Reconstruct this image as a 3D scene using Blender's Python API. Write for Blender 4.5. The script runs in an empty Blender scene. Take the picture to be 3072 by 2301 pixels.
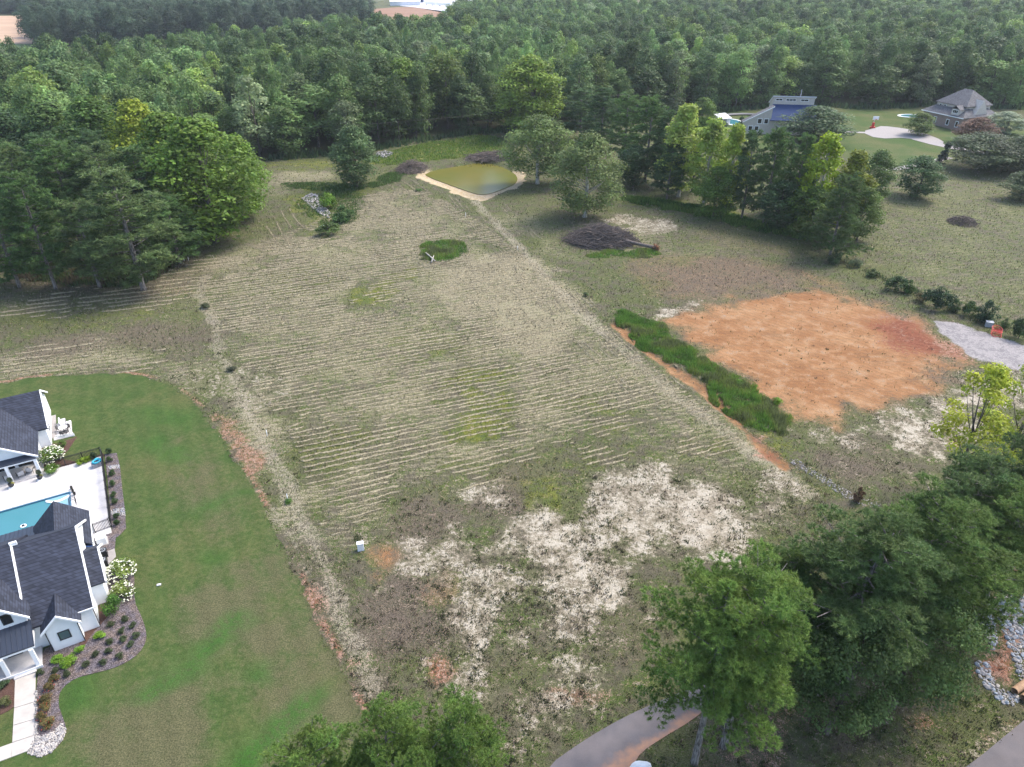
import bpy, math, random
import numpy as np
from mathutils import Vector, Matrix

# ------------------------------------------------------------------ camera, sky, sun, exposure
PITCH = math.radians(31.0); FPX = 2131.0; CAMH = 56.0          # pixel units of the 3072 x 2301 photograph
sc = bpy.context.scene
col = sc.collection
cam_d = bpy.data.cameras.new("camera"); cam = bpy.data.objects.new("camera", cam_d); col.objects.link(cam)
cam.location = (0, 0, CAMH); cam.rotation_euler = (math.pi / 2 - PITCH, 0, 0)
cam_d.sensor_width = 36.0; cam_d.lens = 36.0 * FPX / 3072.0; cam_d.clip_start = 0.5; cam_d.clip_end = 9000
sc.camera = cam
SUN_EL = math.radians(52); SUN_AZ = math.radians(58)           # azimuth from +Y towards +X
w = bpy.data.worlds.new("World"); sc.world = w; w.use_nodes = True
wn = w.node_tree.nodes; wl = w.node_tree.links
sky = wn.new("ShaderNodeTexSky"); sky.sky_type = 'NISHITA'; sky.sun_disc = False
sky.sun_elevation = SUN_EL; sky.sun_rotation = SUN_AZ; sky.air_density = 1.0; sky.dust_density = 3.0; sky.altitude = 200
wn["Background"].inputs[1].default_value = 0.15
wl.new(sky.outputs[0], wn["Background"].inputs[0])
sun_d = bpy.data.lights.new("sun", 'SUN'); sun_d.energy = 1.6; sun_d.angle = math.radians(22); sun_d.color = (1.0, 0.93, 0.83)
sun = bpy.data.objects.new("sun", sun_d); col.objects.link(sun)
sdir = Vector((math.sin(SUN_AZ) * math.cos(SUN_EL), math.cos(SUN_AZ) * math.cos(SUN_EL), math.sin(SUN_EL)))
sun.rotation_euler = sdir.to_track_quat('Z', 'Y').to_euler(); sun.location = (60, 40, 120)
sc.view_settings.view_transform = 'Standard'; sc.view_settings.look = 'None'
sc.view_settings.gamma = 1.0; sc.view_settings.exposure = 1.46; sc.view_settings.use_curve_mapping = False
sc.cycles.use_denoising = True; sc.cycles.denoising_prefilter = 'ACCURATE'
sc.cycles.max_bounces = 6; sc.cycles.diffuse_bounces = 3; sc.cycles.transmission_bounces = 4; sc.cycles.transparent_max_bounces = 6
sc.cycles.volume_bounces = 0
HAZE = 0.0001

# ------------------------------------------------------------------ pixel helpers
def G(px, py, z=0.0):
    a = (px - 1536.0) / FPX; b = (1150.5 - py) / FPX
    d = (a, math.cos(PITCH) + b * math.sin(PITCH), -math.sin(PITCH) + b * math.cos(PITCH))
    t = (z - CAMH) / d[2]
    return (d[0] * t, d[1] * t)
def proj(x, y, z):
    z = z - CAMH
    f = y * math.cos(PITCH) - z * math.sin(PITCH); u = y * math.sin(PITCH) + z * math.cos(PITCH)
    return (1536 + FPX * x / f, 1150.5 - FPX * u / f)
def height_at(x, y, top):
    lo, hi = 0.0, CAMH - 1
    for _ in range(40):
        m = (lo + hi) / 2
        if proj(x, y, m)[1] > top: lo = m
        else: hi = m
    return lo
def mpp(x, y, z=0.0):                                            # metres per photo pixel there
    return (y * math.cos(PITCH) + (CAMH - z) * math.sin(PITCH)) / FPX
S = 3072 / 2212.0
def PO(pts, z=0.0): return [G(x * S, y * S, z) for x, y in pts]   # overview pixels (2212 wide)
def chaikin(p, n=2, closed=True):
    p = [np.array(q, float) for q in p]
    for _ in range(n):
        q = []
        m = len(p)
        rng_ = range(m) if closed else range(m - 1)
        if not closed: q.append(p[0])
        for i in rng_:
            a, b = p[i], p[(i + 1) % m]
            q += [a * .75 + b * .25, a * .25 + b * .75]
        if not closed: q.append(p[-1])
        p = q
    return [tuple(q) for q in p]
def inpoly(X, Y, poly):
    r = np.zeros(X.shape, bool); n = len(poly)
    for i in range(n):
        x1, y1 = poly[i][:2]; x2, y2 = poly[(i + 1) % n][:2]
        if y1 == y2: continue
        c = ((y1 > Y) != (y2 > Y)) & (X < (x2 - x1) * (Y - y1) / (y2 - y1) + x1)
        r ^= c
    return r
def sdist(X, Y, poly):                                            # signed distance, positive inside
    d = np.full(X.shape, 1e9); n = len(poly)
    for i in range(n):
        x1, y1 = poly[i][:2]; x2, y2 = poly[(i + 1) % n][:2]
        dx, dy = x2 - x1, y2 - y1; L = dx * dx + dy * dy + 1e-9
        t = np.clip(((X - x1) * dx + (Y - y1) * dy) / L, 0, 1)
        d = np.minimum(d, np.hypot(X - x1 - t * dx, Y - y1 - t * dy))
    return np.where(inpoly(X, Y, poly), d, -d)
def ldist(X, Y, line):
    d = np.full(X.shape, 1e9)
    for i in range(len(line) - 1):
        x1, y1 = line[i]; x2, y2 = line[i + 1]
        dx, dy = x2 - x1, y2 - y1; L = dx * dx + dy * dy + 1e-9
        t = np.clip(((X - x1) * dx + (Y - y1) * dy) / L, 0, 1)
        d = np.minimum(d, np.hypot(X - x1 - t * dx, Y - y1 - t * dy))
    return d
def sm(e0, e1, x):
    t = np.clip((x - e0) / (e1 - e0), 0, 1); return t * t * (3 - 2 * t)

# ------------------------------------------------------------------ node helper
class N:
    def __init__(s, name):
        s.m = bpy.data.materials.new(name); s.m.use_nodes = True
        s.t = s.m.node_tree; s.t.nodes.clear()
        s.out = s.t.nodes.new("ShaderNodeOutputMaterial"); s._pos = None
    def n(s, typ, **kw):
        nd = s.t.nodes.new(typ)
        for k, v in kw.items(): setattr(nd, k, v)
        return nd
    def link(s, a, b): s.t.links.new(a, b)
    def put(s, sock, v):
        if v is None: return
        if isinstance(v, bpy.types.NodeSocket): s.link(v, sock)
        else:
            if isinstance(v, (tuple, list)) and len(v) == 3 and sock.type == 'RGBA': v = (*v, 1)
            sock.default_value = v
    def pos(s):
        if s._pos is None: s._pos = s.n("ShaderNodeNewGeometry").outputs['Position']
        return s._pos
    def obj(s): return s.n("ShaderNodeTexCoord").outputs['Object']
    def mapv(s, v, scale=(1, 1, 1), rot=(0, 0, 0), loc=(0, 0, 0)):
        m = s.n("ShaderNodeMapping"); s.put(m.inputs[0], v)
        m.inputs[1].default_value = loc; m.inputs[2].default_value = rot; m.inputs[3].default_value = scale
        return m.outputs[0]
    def noise(s, scale, detail=3, rough=.55, v=None, dist=0.0):
        nd = s.n("ShaderNodeTexNoise"); s.put(nd.inputs['Vector'], v if v is not None else s.pos())
        nd.inputs['Scale'].default_value = scale; nd.inputs['Detail'].default_value = detail
        nd.inputs['Roughness'].default_value = rough; nd.inputs['Distortion'].default_value = dist
        return nd.outputs['Fac']
    def voro(s, scale, v=None, feat='F1', out='Distance'):
        nd = s.n("ShaderNodeTexVoronoi", feature=feat); s.put(nd.inputs['Vector'], v if v is not None else s.pos())
        nd.inputs['Scale'].default_value = scale
        return nd.outputs[out]
    def math(s, op, a, b=None, c=None, clamp=False):
        nd = s.n("ShaderNodeMath", operation=op, use_clamp=clamp)
        for i, v in enumerate((a, b, c)):
            if v is not None: s.put(nd.inputs[i], v)
        return nd.outputs[0]
    def mul(s, a, b): return s.math('MULTIPLY', a, b)
    def add(s, a, b): return s.math('ADD', a, b)
    def step(s, v, lo, hi):
        nd = s.n("ShaderNodeMapRange", interpolation_type='SMOOTHSTEP'); s.put(nd.inputs[0], v)
        nd.inputs[1].default_value = lo; nd.inputs[2].default_value = hi
        return nd.outputs[0]
    def mapr(s, v, lo, hi, a, b):
        nd = s.n("ShaderNodeMapRange"); s.put(nd.inputs[0], v)
        for i, q in enumerate((lo, hi, a, b)): nd.inputs[i + 1].default_value = q
        return nd.outputs[0]
    def mix(s, f, a, b, mode='MIX'):
        nd = s.n("ShaderNodeMix", data_type='RGBA', blend_type=mode)
        s.put(nd.inputs[0], f); s.put(nd.inputs[6], a); s.put(nd.inputs[7], b)
        return nd.outputs[2]
    def bright(s, c, f):
        nd = s.n("ShaderNodeVectorMath", operation='SCALE'); s.put(nd.inputs[0], c); s.put(nd.inputs[3], f)
        return nd.outputs[0]
    def attr(s, name, typ='GEOMETRY'):
        return s.n("ShaderNodeAttribute", attribute_name=name, attribute_type=typ)
    def sep(s, c):
        nd = s.n("ShaderNodeSeparateColor"); s.put(nd.inputs[0], c); return nd.outputs
    def xyz(s, v):
        nd = s.n("ShaderNodeSeparateXYZ"); s.put(nd.inputs[0], v); return nd.outputs
    def bump(s, h, strength=.4, dist=.05):
        nd = s.n("ShaderNodeBump"); s.put(nd.inputs['Height'], h)
        nd.inputs['Strength'].default_value = strength; nd.inputs['Distance'].default_value = dist
        return nd.outputs[0]
    def bsdf(s, color, rough=.8, spec=.3, normal=None, metal=0.0, **kw):
        b = s.n("ShaderNodeBsdfPrincipled"); s.put(b.inputs['Base Color'], color); s.put(b.inputs['Roughness'], rough)
        b.inputs['Specular IOR Level'].default_value = spec; b.inputs['Metallic'].default_value = metal
        if normal is not None: s.put(b.inputs['Normal'], normal)
        for k, v in kw.items(): s.put(b.inputs[k], v)
        return b.outputs[0]
    def done(s, sh): s.link(sh, s.out.inputs[0]); return s.m

# ------------------------------------------------------------------ materials
MAT = {}
def simple(name, color, rough=.8, spec=.3, var=.25, scale=6, bump=0.0, metal=0.0):
    m = N(name)
    f = m.mapr(m.noise(scale, 4), .3, .7, 1 - var, 1 + var)
    c = m.bright(color, f)
    nrm = m.bump(m.noise(scale * 4, 3), bump, .03) if bump else None
    MAT[name] = m.done(m.bsdf(c, rough, spec, nrm, metal)); return MAT[name]

def leaf_material(name, inst=False):
    m = N(name)
    if inst: base = m.attr('tint', 'INSTANCER').outputs['Color']
    else: base = m.n("ShaderNodeObjectInfo").outputs['Color']
    var = m.attr('var').outputs['Fac']
    f = m.mapr(var, 0, 1, .9, 2.2)
    f = m.mul(f, m.mapr(m.noise(.35, 2), .3, .7, .8, 1.2))
    c = m.mix(1.0, m.bright(base, f), (1.04, 1.06, .88) if inst else (1.16, 1.16, .90), 'MULTIPLY')
    hs = m.n("ShaderNodeHueSaturation"); m.put(hs.inputs['Hue'], m.mapr(m.noise(.6, 2), .3, .7, .485, .515)); m.put(hs.inputs['Color'], c)
    c = hs.outputs[0]
    b = m.bsdf(c, .6, .25)
    tr = m.n("ShaderNodeBsdfTranslucent"); m.put(tr.inputs[0], m.bright(c, 1.1))
    mx = m.n("ShaderNodeMixShader"); mx.inputs[0].default_value = .36; m.link(b, mx.inputs[1]); m.link(tr.outputs[0], mx.inputs[2])
    MAT[name] = m.done(mx.outputs[0])
leaf_material('leaves'); leaf_material('canopy_leaves', True)

def grass_material():                                             # blades carry their own colour
    m = N('blades'); a = m.attr('tint').outputs['Color']
    b = m.bsdf(a, .7, .2); tr = m.n("ShaderNodeBsdfTranslucent"); m.put(tr.inputs[0], a)
    mx = m.n("ShaderNodeMixShader"); mx.inputs[0].default_value = .4; m.link(b, mx.inputs[1]); m.link(tr.outputs[0], mx.inputs[2])
    MAT['blades'] = m.done(mx.outputs[0])
grass_material()

def bark_material(name, c1, c2):
    m = N(name); v = m.mapv(m.obj(), (9, 9, 1.6))
    f = m.step(m.noise(1.0, 5, .65, v), .35, .65)
    nrm = m.bump(m.noise(1.0, 5, .7, v), .8, .05)
    MAT[name] = m.done(m.bsdf(m.mix(f, c1, c2), .9, .15, nrm))
bark_material('pine_bark', (.075, .065, .06), (.26, .24, .225))
bark_material('bark', (.05, .042, .035), (.17, .15, .13))
bark_material('pale_bark', (.22, .2, .17), (.5, .48, .43))
bark_material('dead_wood', (.07, .055, .05), (.2, .17, .15))

simple('white_wall', (.78, .80, .82), .7, .3, .04, 1.2)
simple('white_trim', (.82, .83, .84), .5, .3, .03, 2)
simple('cream_wall', (.50, .45, .40), .8, .2, .08, 1.5)
simple('brick', (.27, .20, .17), .9, .2, .25, 5, .3)
simple('dark_frame', (.02, .021, .024), .5, .4, .1)
simple('black_metal', (.012, .012, .014), .45, .5, .1)
simple('grey_plastic', (.22, .23, .26), .6, .3, .1)
simple('teal_plastic', (.03, .33, .45), .4, .4, .15)
simple('red_plastic', (.55, .035, .03), .45, .4, .15)
simple('white_plastic', (.78, .79, .8), .5, .4, .05)
simple('wicker', (.10, .095, .095), .9, .2, .3, 20, .4)
simple('cushion', (.5, .5, .51), .9, .1, .1, 5)
simple('terracotta', (.045, .045, .048), .7, .3, .2)
simple('straw', (.30, .265, .18), .9, .1, .5, 7, .5)
simple('steel_galv', (.33, .35, .38), .45, .5, .1, 5)
simple('wood_pole', (.17, .14, .115), .9, .2, .3, 3)
simple('wood_plank', (.45, .33, .21), .8, .2, .3, 3)
simple('rock', (.26, .25, .25), .85, .2, .35, 3, .4)
simple('rock_pale', (.38, .35, .32), .85, .2, .3, 3, .4)
simple('rock_blue', (.26, .285, .32), .85, .2, .35, 3, .4)
simple('boulder', (.52, .56, .6), .8, .25, .15, 2, .3)
simple('petal_white', (.72, .72, .58), .8, .1, .25, 8)
simple('petal_red', (.42, .07, .04), .8, .1, .35, 8)
simple('petal_pink', (.42, .14, .18), .8, .1, .3, 8)
simple('clay_root', (.24, .12, .07), .95, .1, .4, 5, .6)
simple('pad_concrete', (.29, .27, .26), .85, .2, .12, 2, .15)
simple('roof_white', (.7, .72, .75), .6, .3, .08, 1)
simple('orange_pipe', (.32, .2, .12), .7, .3, .2, 4)

def concrete():
    m = N('concrete'); v = m.pos()
    f = m.mapr(m.noise(.5, 5, .6), .3, .7, .88, 1.1)
    f = m.mul(f, m.mapr(m.noise(9, 3), .3, .7, .94, 1.06))
    MAT['concrete'] = m.done(m.bsdf(m.bright((.52, .50, .49), f), .85, .2, m.bump(m.noise(30, 2), .1, .01)))
    m = N('walk_concrete')
    f = m.mapr(m.noise(.8, 5, .6), .3, .7, .85, 1.12)
    MAT['walk_concrete'] = m.done(m.bsdf(m.bright((.43, .40, .365), f), .85, .2, m.bump(m.noise(30, 2), .1, .01)))
concrete()

def shingles(name, c):
    m = N(name); o = m.obj(); q = m.xyz(o)
    along = m.add(m.mul(q[2], 1.0), 0.0)
    # courses follow height on the slope; tabs broken by noise
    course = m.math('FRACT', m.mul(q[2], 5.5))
    row = m.math('FLOOR', m.mul(q[2], 5.5))
    comb = m.n("ShaderNodeCombineXYZ"); m.put(comb.inputs[0], m.mul(m.add(q[0], q[1]), 3.3)); m.put(comb.inputs[1], m.mul(row, 3.7))
    tab = m.n("ShaderNodeTexWhiteNoise", noise_dimensions='2D')
    fl = m.n("ShaderNodeVectorMath", operation='FLOOR'); m.put(fl.inputs[0], comb.outputs[0]); m.put(tab.inputs[0], fl.outputs[0])
    f = m.mapr(tab.outputs[0], 0, 1, .72, 1.3)
    f = m.mul(f, m.mapr(m.noise(.6, 4), .3, .7, .85, 1.15))
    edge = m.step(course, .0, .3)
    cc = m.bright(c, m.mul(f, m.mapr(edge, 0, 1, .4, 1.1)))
    MAT[name] = m.done(m.bsdf(cc, .8, .25, m.bump(course, .35, .03)))
shingles('shingle', (.030, .035, .052)); shingles('shingle_grey', (.115, .112, .118))
simple('metal_navy', (.028, .036, .055), .38, .5, .08, 2)
simple('metal_blue', (.016, .042, .125), .75, .2, .12, 1)

def glass_m(name, c, rough=.06):
    m = N(name); MAT[name] = m.done(m.bsdf(c, rough, .6))
glass_m('window_glass', (.09, .13, .14)); glass_m('dark_glass', (.012, .013, .016), .15)

def water_m():
    m = N('pond_water')
    f = m.step(m.noise(.05, 3), .35, .65)
    c = m.mix(f, (.135, .12, .022), (.105, .115, .020))
    MAT['pond_water'] = m.done(m.bsdf(c, .22, .16, m.bump(m.noise(1.6, 3), .08, .05)))
    m = N('pool_water')
    MAT['pool_water'] = m.done(m.bsdf((.06, .20, .235), .15, .3, m.bump(m.noise(3, 3), .08, .05)))
    m = N('pool_shallow')
    MAT['pool_shallow'] = m.done(m.bsdf((.20, .36, .46), .08, .5, m.bump(m.noise(3, 3), .08, .05)))
    m = N('pool_tile'); MAT['pool_tile'] = m.done(m.bsdf((.06, .16, .24), .3, .5))
water_m()

def bed_gravel():
    m = N('gravel_bed')
    d = m.voro(11); id_ = m.voro(11, out='Color')
    f = m.mapr(m.sep(id_)[0], 0, 1, .45, 1.6)
    c = m.mix(m.step(m.noise(.9, 3), .4, .62), (.155, .135, .15), (.19, .15, .135))
    c = m.bright(c, m.mul(f, m.mapr(d, 0, .7, 1.15, .4)))
    MAT['gravel_bed'] = m.done(m.bsdf(c, .9, .2, m.bump(d, -.6, .06)))
    m = N('mulch')
    f = m.mapr(m.noise(14, 4), .3, .7, .5, 1.5)
    MAT['mulch'] = m.done(m.bsdf(m.bright((.085, .05, .04), f), .95, .1, m.bump(m.noise(20, 3), .5, .04)))
    m = N('drive_gravel')
    f = m.mul(m.mapr(m.noise(9, 4), .3, .7, .7, 1.3), m.mapr(m.noise(.5, 4), .3, .7, .8, 1.15))
    MAT['drive_gravel'] = m.done(m.bsdf(m.bright((.4, .385, .39), f), .95, .1, m.bump(m.noise(14, 3), .4, .04)))
bed_gravel()
# ------------------------------------------------------------------ mesh helpers
def tag(o, label=None, cat=None, group=None, kind=None):
    if label: o['label'] = label
    if cat: o['category'] = cat
    if group: o['group'] = group
    if kind: o['kind'] = kind
    return o
def link(name, me, parent=None, loc=None):
    o = bpy.data.objects.new(name, me); col.objects.link(o)
    if parent is not None: o.parent = parent
    if loc is not None: o.location = loc
    return o
def empty(name, loc=(0, 0, 0), rz=0.0, parent=None):
    o = link(name, None, parent); o.location = loc; o.rotation_euler = (0, 0, rz); o.empty_display_size = .3
    return o
def np_mesh(name, V, F, mat=None, smooth=False, attrs=None):
    """V (n,3); F (m,k) polygons of equal size k"""
    V = np.asarray(V, np.float32); F = np.asarray(F, np.int32)
    me = bpy.data.meshes.new(name); k = F.shape[1]
    me.vertices.add(len(V)); me.vertices.foreach_set('co', V.ravel())
    me.loops.add(F.size); me.loops.foreach_set('vertex_index', F.ravel())
    me.polygons.add(len(F)); me.polygons.foreach_set('loop_start', np.arange(0, F.size, k, dtype=np.int32))
    if smooth: me.polygons.foreach_set('use_smooth', np.ones(len(F), bool))
    me.update(calc_edges=True)
    for an, (dom, typ, arr) in (attrs or {}).items():
        a = me.attributes.new(an, typ, dom)
        a.data.foreach_set('value' if typ == 'FLOAT' else 'color', np.asarray(arr, np.float32).ravel())
    if mat: me.materials.append(MAT[mat] if isinstance(mat, str) else mat)
    return me
class MB:
    def __init__(s): s.v = []; s.f = []
    def poly(s, pts):
        n = len(s.v); s.v += [tuple(p) for p in pts]; s.f.append(tuple(range(n, n + len(pts)))); return s
    def box(s, x0, x1, y0, y1, z0, z1):
        return s.hexa([(x0, y0, z0), (x1, y0, z0), (x1, y1, z0), (x0, y1, z0)], [(x0, y0, z1), (x1, y0, z1), (x1, y1, z1), (x0, y1, z1)])
    def hexa(s, bot, top):
        n = len(s.v); k = len(bot); s.v += [tuple(p) for p in bot] + [tuple(p) for p in top]
        s.f.append(tuple(range(n + k - 1, n - 1, -1))); s.f.append(tuple(range(n + k, n + 2 * k)))
        for i in range(k):
            j = (i + 1) % k; s.f.append((n + i, n + j, n + k + j, n + k + i))
        return s
    def prism(s, poly, z0, z1): return s.hexa([(x, y, z0) for x, y in poly], [(x, y, z1) for x, y in poly])
    def slab(s, top, t):                                     # top: 3-D outline, thickness downwards
        return s.hexa([(x, y, z - t) for x, y, z in top], list(top))
    def tube(s, path, rad, n=6, cap=True):
        path = [np.array(p, float) for p in path]
        if not hasattr(rad, '__len__'): rad = [rad] * len(path)
        base = len(s.v)
        for i, p in enumerate(path):
            d = path[min(i + 1, len(path) - 1)] - path[max(i - 1, 0)]; d /= (np.linalg.norm(d) + 1e-9)
            up = np.array((0, 0, 1.)) if abs(d[2]) < .9 else np.array((1., 0, 0))
            a = np.cross(d, up); a /= np.linalg.norm(a); b = np.cross(d, a)
            for k in range(n):
                t = 2 * math.pi * k / n; q = p + (a * math.cos(t) + b * math.sin(t)) * rad[i]; s.v.append(tuple(q))
        for i in range(len(path) - 1):
            for k in range(n):
                k2 = (k + 1) % n
                s.f.append((base + i * n + k, base + i * n + k2, base + (i + 1) * n + k2, base + (i + 1) * n + k))
        if cap:
            s.f.append(tuple(base + k for k in range(n - 1, -1, -1)))
            e = base + (len(path) - 1) * n; s.f.append(tuple(e + k for k in range(n)))
        return s
    def lathe(s, prof, n=12, c=(0, 0)):
        base = len(s.v)
        for r, z in prof:
            for k in range(n):
                t = 2 * math.pi * k / n; s.v.append((c[0] + r * math.cos(t), c[1] + r * math.sin(t), z))
        for i in range(len(prof) - 1):
            for k in range(n):
                k2 = (k + 1) % n
                s.f.append((base + i * n + k, base + i * n + k2, base + (i + 1) * n + k2, base + (i + 1) * n + k))
        s.f.append(tuple(base + k for k in range(n - 1, -1, -1)))
        e = base + (len(prof) - 1) * n; s.f.append(tuple(e + k for k in range(n)))
        return s
    def mesh(s, name, mat, smooth=False):
        me = bpy.data.meshes.new(name); me.from_pydata(s.v, [], s.f); me.update()
        if smooth: me.polygons.foreach_set('use_smooth', np.ones(len(me.polygons), bool))
        me.materials.append(MAT[mat]); return me
    def build(s, name, mat, parent=None, smooth=False, loc=None): return link(name, s.mesh(name, mat, smooth), parent, loc)
def unit(a): return a / (np.linalg.norm(a, axis=-1, keepdims=True) + 1e-9)
def rhombs(C, Nn, size, rng, asp=.62):
    R = unit(rng.normal(size=C.shape)); t1 = unit(np.cross(Nn, R)); t2 = np.cross(Nn, t1)
    s1 = size[:, None]; s2 = s1 * asp
    V = np.stack([C - t1 * s1, C - t2 * s2, C + t1 * s1, C + t2 * s2], 1).reshape(-1, 3)
    return V, np.arange(len(C) * 4).reshape(-1, 4)
def blades_mesh(name, P, h, wd, rng, tint, lean=.5, mat='blades'):
    """upright or lying thin triangles: P (n,3) feet"""
    n = len(P); a = rng.uniform(0, 2 * math.pi, n)
    wv = np.stack([np.cos(a), np.sin(a), np.zeros(n)], 1) * (wd / 2)[:, None]
    b = rng.uniform(0, 2 * math.pi, n); L = lean * rng.random(n)
    tip = P + np.stack([np.cos(b) * L * h, np.sin(b) * L * h, h * np.sqrt(np.maximum(0.02, 1 - L ** 2))], 1)
    V = np.stack([P - wv, P + wv, tip], 1).reshape(-1, 3)
    T = np.concatenate([tint, np.ones((n, 1))], 1)
    return np_mesh(name, V, np.arange(n * 3).reshape(-1, 3), mat, attrs={'tint': ('FACE', 'FLOAT_COLOR', T)})

# ------------------------------------------------------------------ ground regions (world outlines from the photograph)
LAWN = chaikin(PO([(-500, 850), (0, 832), (60, 816), (200, 808), (290, 808), (370, 830), (410, 862), (450, 905), (480, 945), (500, 985), (530, 1025), (560, 1080), (590, 1140), (640, 1240), (670, 1320), (700, 1375), (730, 1430), (760, 1500), (770, 1530), (800, 1600), (850, 1720), (400, 1800), (-900, 1800)]), 1)
POND_W = chaikin(PO([(910, 374), (940, 364), (1000, 355), (1035, 347), (1065, 352), (1090, 362), (1118, 375), (1118, 395), (1095, 405), (1055, 420), (1030, 420), (985, 404), (940, 388)], -.6), 2)
POND_B = chaikin(PO([(893, 376), (930, 361), (1000, 351), (1035, 344), (1075, 348), (1112, 361), (1135, 378), (1128, 397), (1105, 408), (1060, 432), (1035, 436), (985, 420), (940, 398), (905, 384)]), 2)
CLAY = chaikin(PO([(1430, 692), (1500, 668), (1560, 655), (1660, 640), (1735, 624), (1790, 630), (1870, 648), (1960, 680), (2003, 702), (2030, 730), (2080, 758), (2098, 772), (2050, 790), (2036, 830), (1990, 850), (1930, 868), (1850, 888), (1780, 913), (1738, 916), (1690, 880), (1600, 822), (1520, 755)]), 2)
REDS = PO([(1880, 700), (1930, 688), (1990, 698), (2060, 752), (2095, 775), (2000, 768), (1920, 740)])
GRAVEL = chaikin(PO([(2003, 692), (2060, 697), (2130, 722), (2212, 748), (2420, 815), (2420, 900), (2212, 802), (2130, 782), (2094, 768), (2052, 738)]), 1)
WEEDS = chaikin(PO([(1322, 672), (1345, 669), (1400, 690), (1440, 702), (1450, 720), (1500, 758), (1560, 800), (1600, 815), (1640, 840), (1690, 880), (1722, 915), (1700, 948), (1640, 935), (1590, 910), (1545, 872), (1540, 840), (1490, 802), (1420, 770), (1340, 712)]), 1)
SANDS = [(chaikin(PO(p), 1), s) for p, s in [
    ([(1250, 1090), (1300, 1055), (1360, 1002), (1440, 1008), (1520, 1050), (1570, 1085), (1625, 1130), (1640, 1165), (1590, 1210), (1500, 1200), (1420, 1180), (1340, 1170), (1350, 1290), (1290, 1335), (1210, 1350), (1150, 1280), (1125, 1180), (1150, 1130)], .95),
    ([(1420, 1010), (1500, 1040), (1600, 1130), (1590, 1190), (1480, 1160), (1380, 1080)], 1.12), ([(1470, 1120), (1540, 1120), (1570, 1170), (1500, 1180)], 1.4),
    ([(1240, 1240), (1330, 1220), (1340, 1290), (1270, 1320)], 1.15), ([(1140, 1130), (1240, 1120), (1230, 1200), (1160, 1200)], .98),
    ([(1620, 1045), (1685, 1045), (1690, 1082), (1640, 1095)], 1.05),
    ([(1740, 945), (1850, 930), (1930, 888), (2000, 880), (2070, 858), (2100, 830), (2150, 800), (2200, 815), (2230, 860), (2100, 885), (2030, 962), (1990, 990), (1935, 950), (1850, 947), (1760, 968)], .92),
    ([(1900, 900), (2000, 885), (1990, 920), (1920, 930)], 1.2), ([(2080, 840), (2170, 845), (2120, 870)], 1.2), ([(1750, 945), (1830, 940), (1820, 962)], 1.2),
    ([(1000, 1230), (1080, 1205), (1115, 1290), (1065, 1370), (1005, 1405), (985, 1330)], .93), ([(860, 1245), (950, 1175), (1005, 1185), (960, 1255)], .85),
    ([(1150, 1500), (1250, 1478), (1265, 1520), (1180, 1545)], .98), ([(1410, 665), (1480, 655), (1505, 675), (1440, 690)], 1.05), ([(960, 1448), (1045, 1435), (1030, 1480), (960, 1492)], .9),
    ([(1090, 1330), (1190, 1330), (1160, 1420), (1090, 1440)], .72), ([(1310, 455), (1400, 470), (1490, 490), (1420, 510), (1330, 490)], .75), ([(1020, 1050), (1090, 1050), (1090, 1090), (1020, 1085)], .75),
    ([(1830, 1030), (1990, 1000), (2000, 1050), (1860, 1060)], .45), ([(1180, 1380), (1330, 1390), (1300, 1480), (1180, 1470)], .6), ([(850, 1180), (870, 1180), (865, 1230), (845, 1235)], 1.1),
    ([(380, 790), (640, 810), (620, 900), (520, 920), (430, 860)], .42), ([(2070, 1640), (2150, 1575), (2230, 1520), (2230, 1545), (2110, 1650)], .55)]]
REDPATCH = [(chaikin(PO(p), 1), s) for p, s in [
    ([(455, 895), (500, 900), (580, 960), (600, 1000), (540, 1030), (490, 960)], .8), ([(640, 1235), (665, 1240), (705, 1330), (700, 1360), (665, 1330)], .9), ([(925, 1440), (975, 1440), (970, 1500), (920, 1520)], 1.0),
    ([(1190, 1490), (1275, 1480), (1270, 1510), (1200, 1515)], .9), ([(1590, 950), (1660, 950), (1690, 1000), (1640, 1010)], .8), ([(760, 1430), (775, 1440), (770, 1530), (758, 1520)], .7), ([(716, 1380), (735, 1385), (735, 1420), (715, 1415)], .8),
    ([(2040, 925), (2090, 925), (2080, 960), (2040, 960)], .8), ([(2110, 1390), (2212, 1330), (2240, 1400), (2200, 1470), (2130, 1460)], 1.2), ([(1560, 1560), (1700, 1500), (1760, 1560), (1700, 1660), (1500, 1680)], .55),
    ([(2080, 1640), (2140, 1570), (2230, 1505), (2230, 1540), (2120, 1640)], .9), ([(2130, 1230), (2230, 1180), (2230, 1300), (2150, 1290)], .8), ([(1950, 1560), (2010, 1560), (2000, 1590)], .7), ([(280, 625), (440, 620), (400, 645), (300, 645)], .45)]]
ORPATCH = [(chaikin(PO(p), 1), s) for p, s in [
    ([(818, 1180), (848, 1175), (855, 1235), (820, 1235)], .95), ([(960, 1230), (1000, 1240), (980, 1300), (930, 1300)], .6), ([(800, 1250), (830, 1240), (830, 1270)], .6), ([(1330, 560), (1420, 545), (1700, 560), (1870, 648), (1740, 622), (1560, 652), (1420, 650), (1360, 600)], .33),
    ([(1690, 560), (1800, 610), (1960, 675), (1880, 655), (1760, 622)], .55), ([(1560, 470), (1700, 520), (1780, 560), (1650, 550), (1480, 520)], .25)]]
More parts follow.
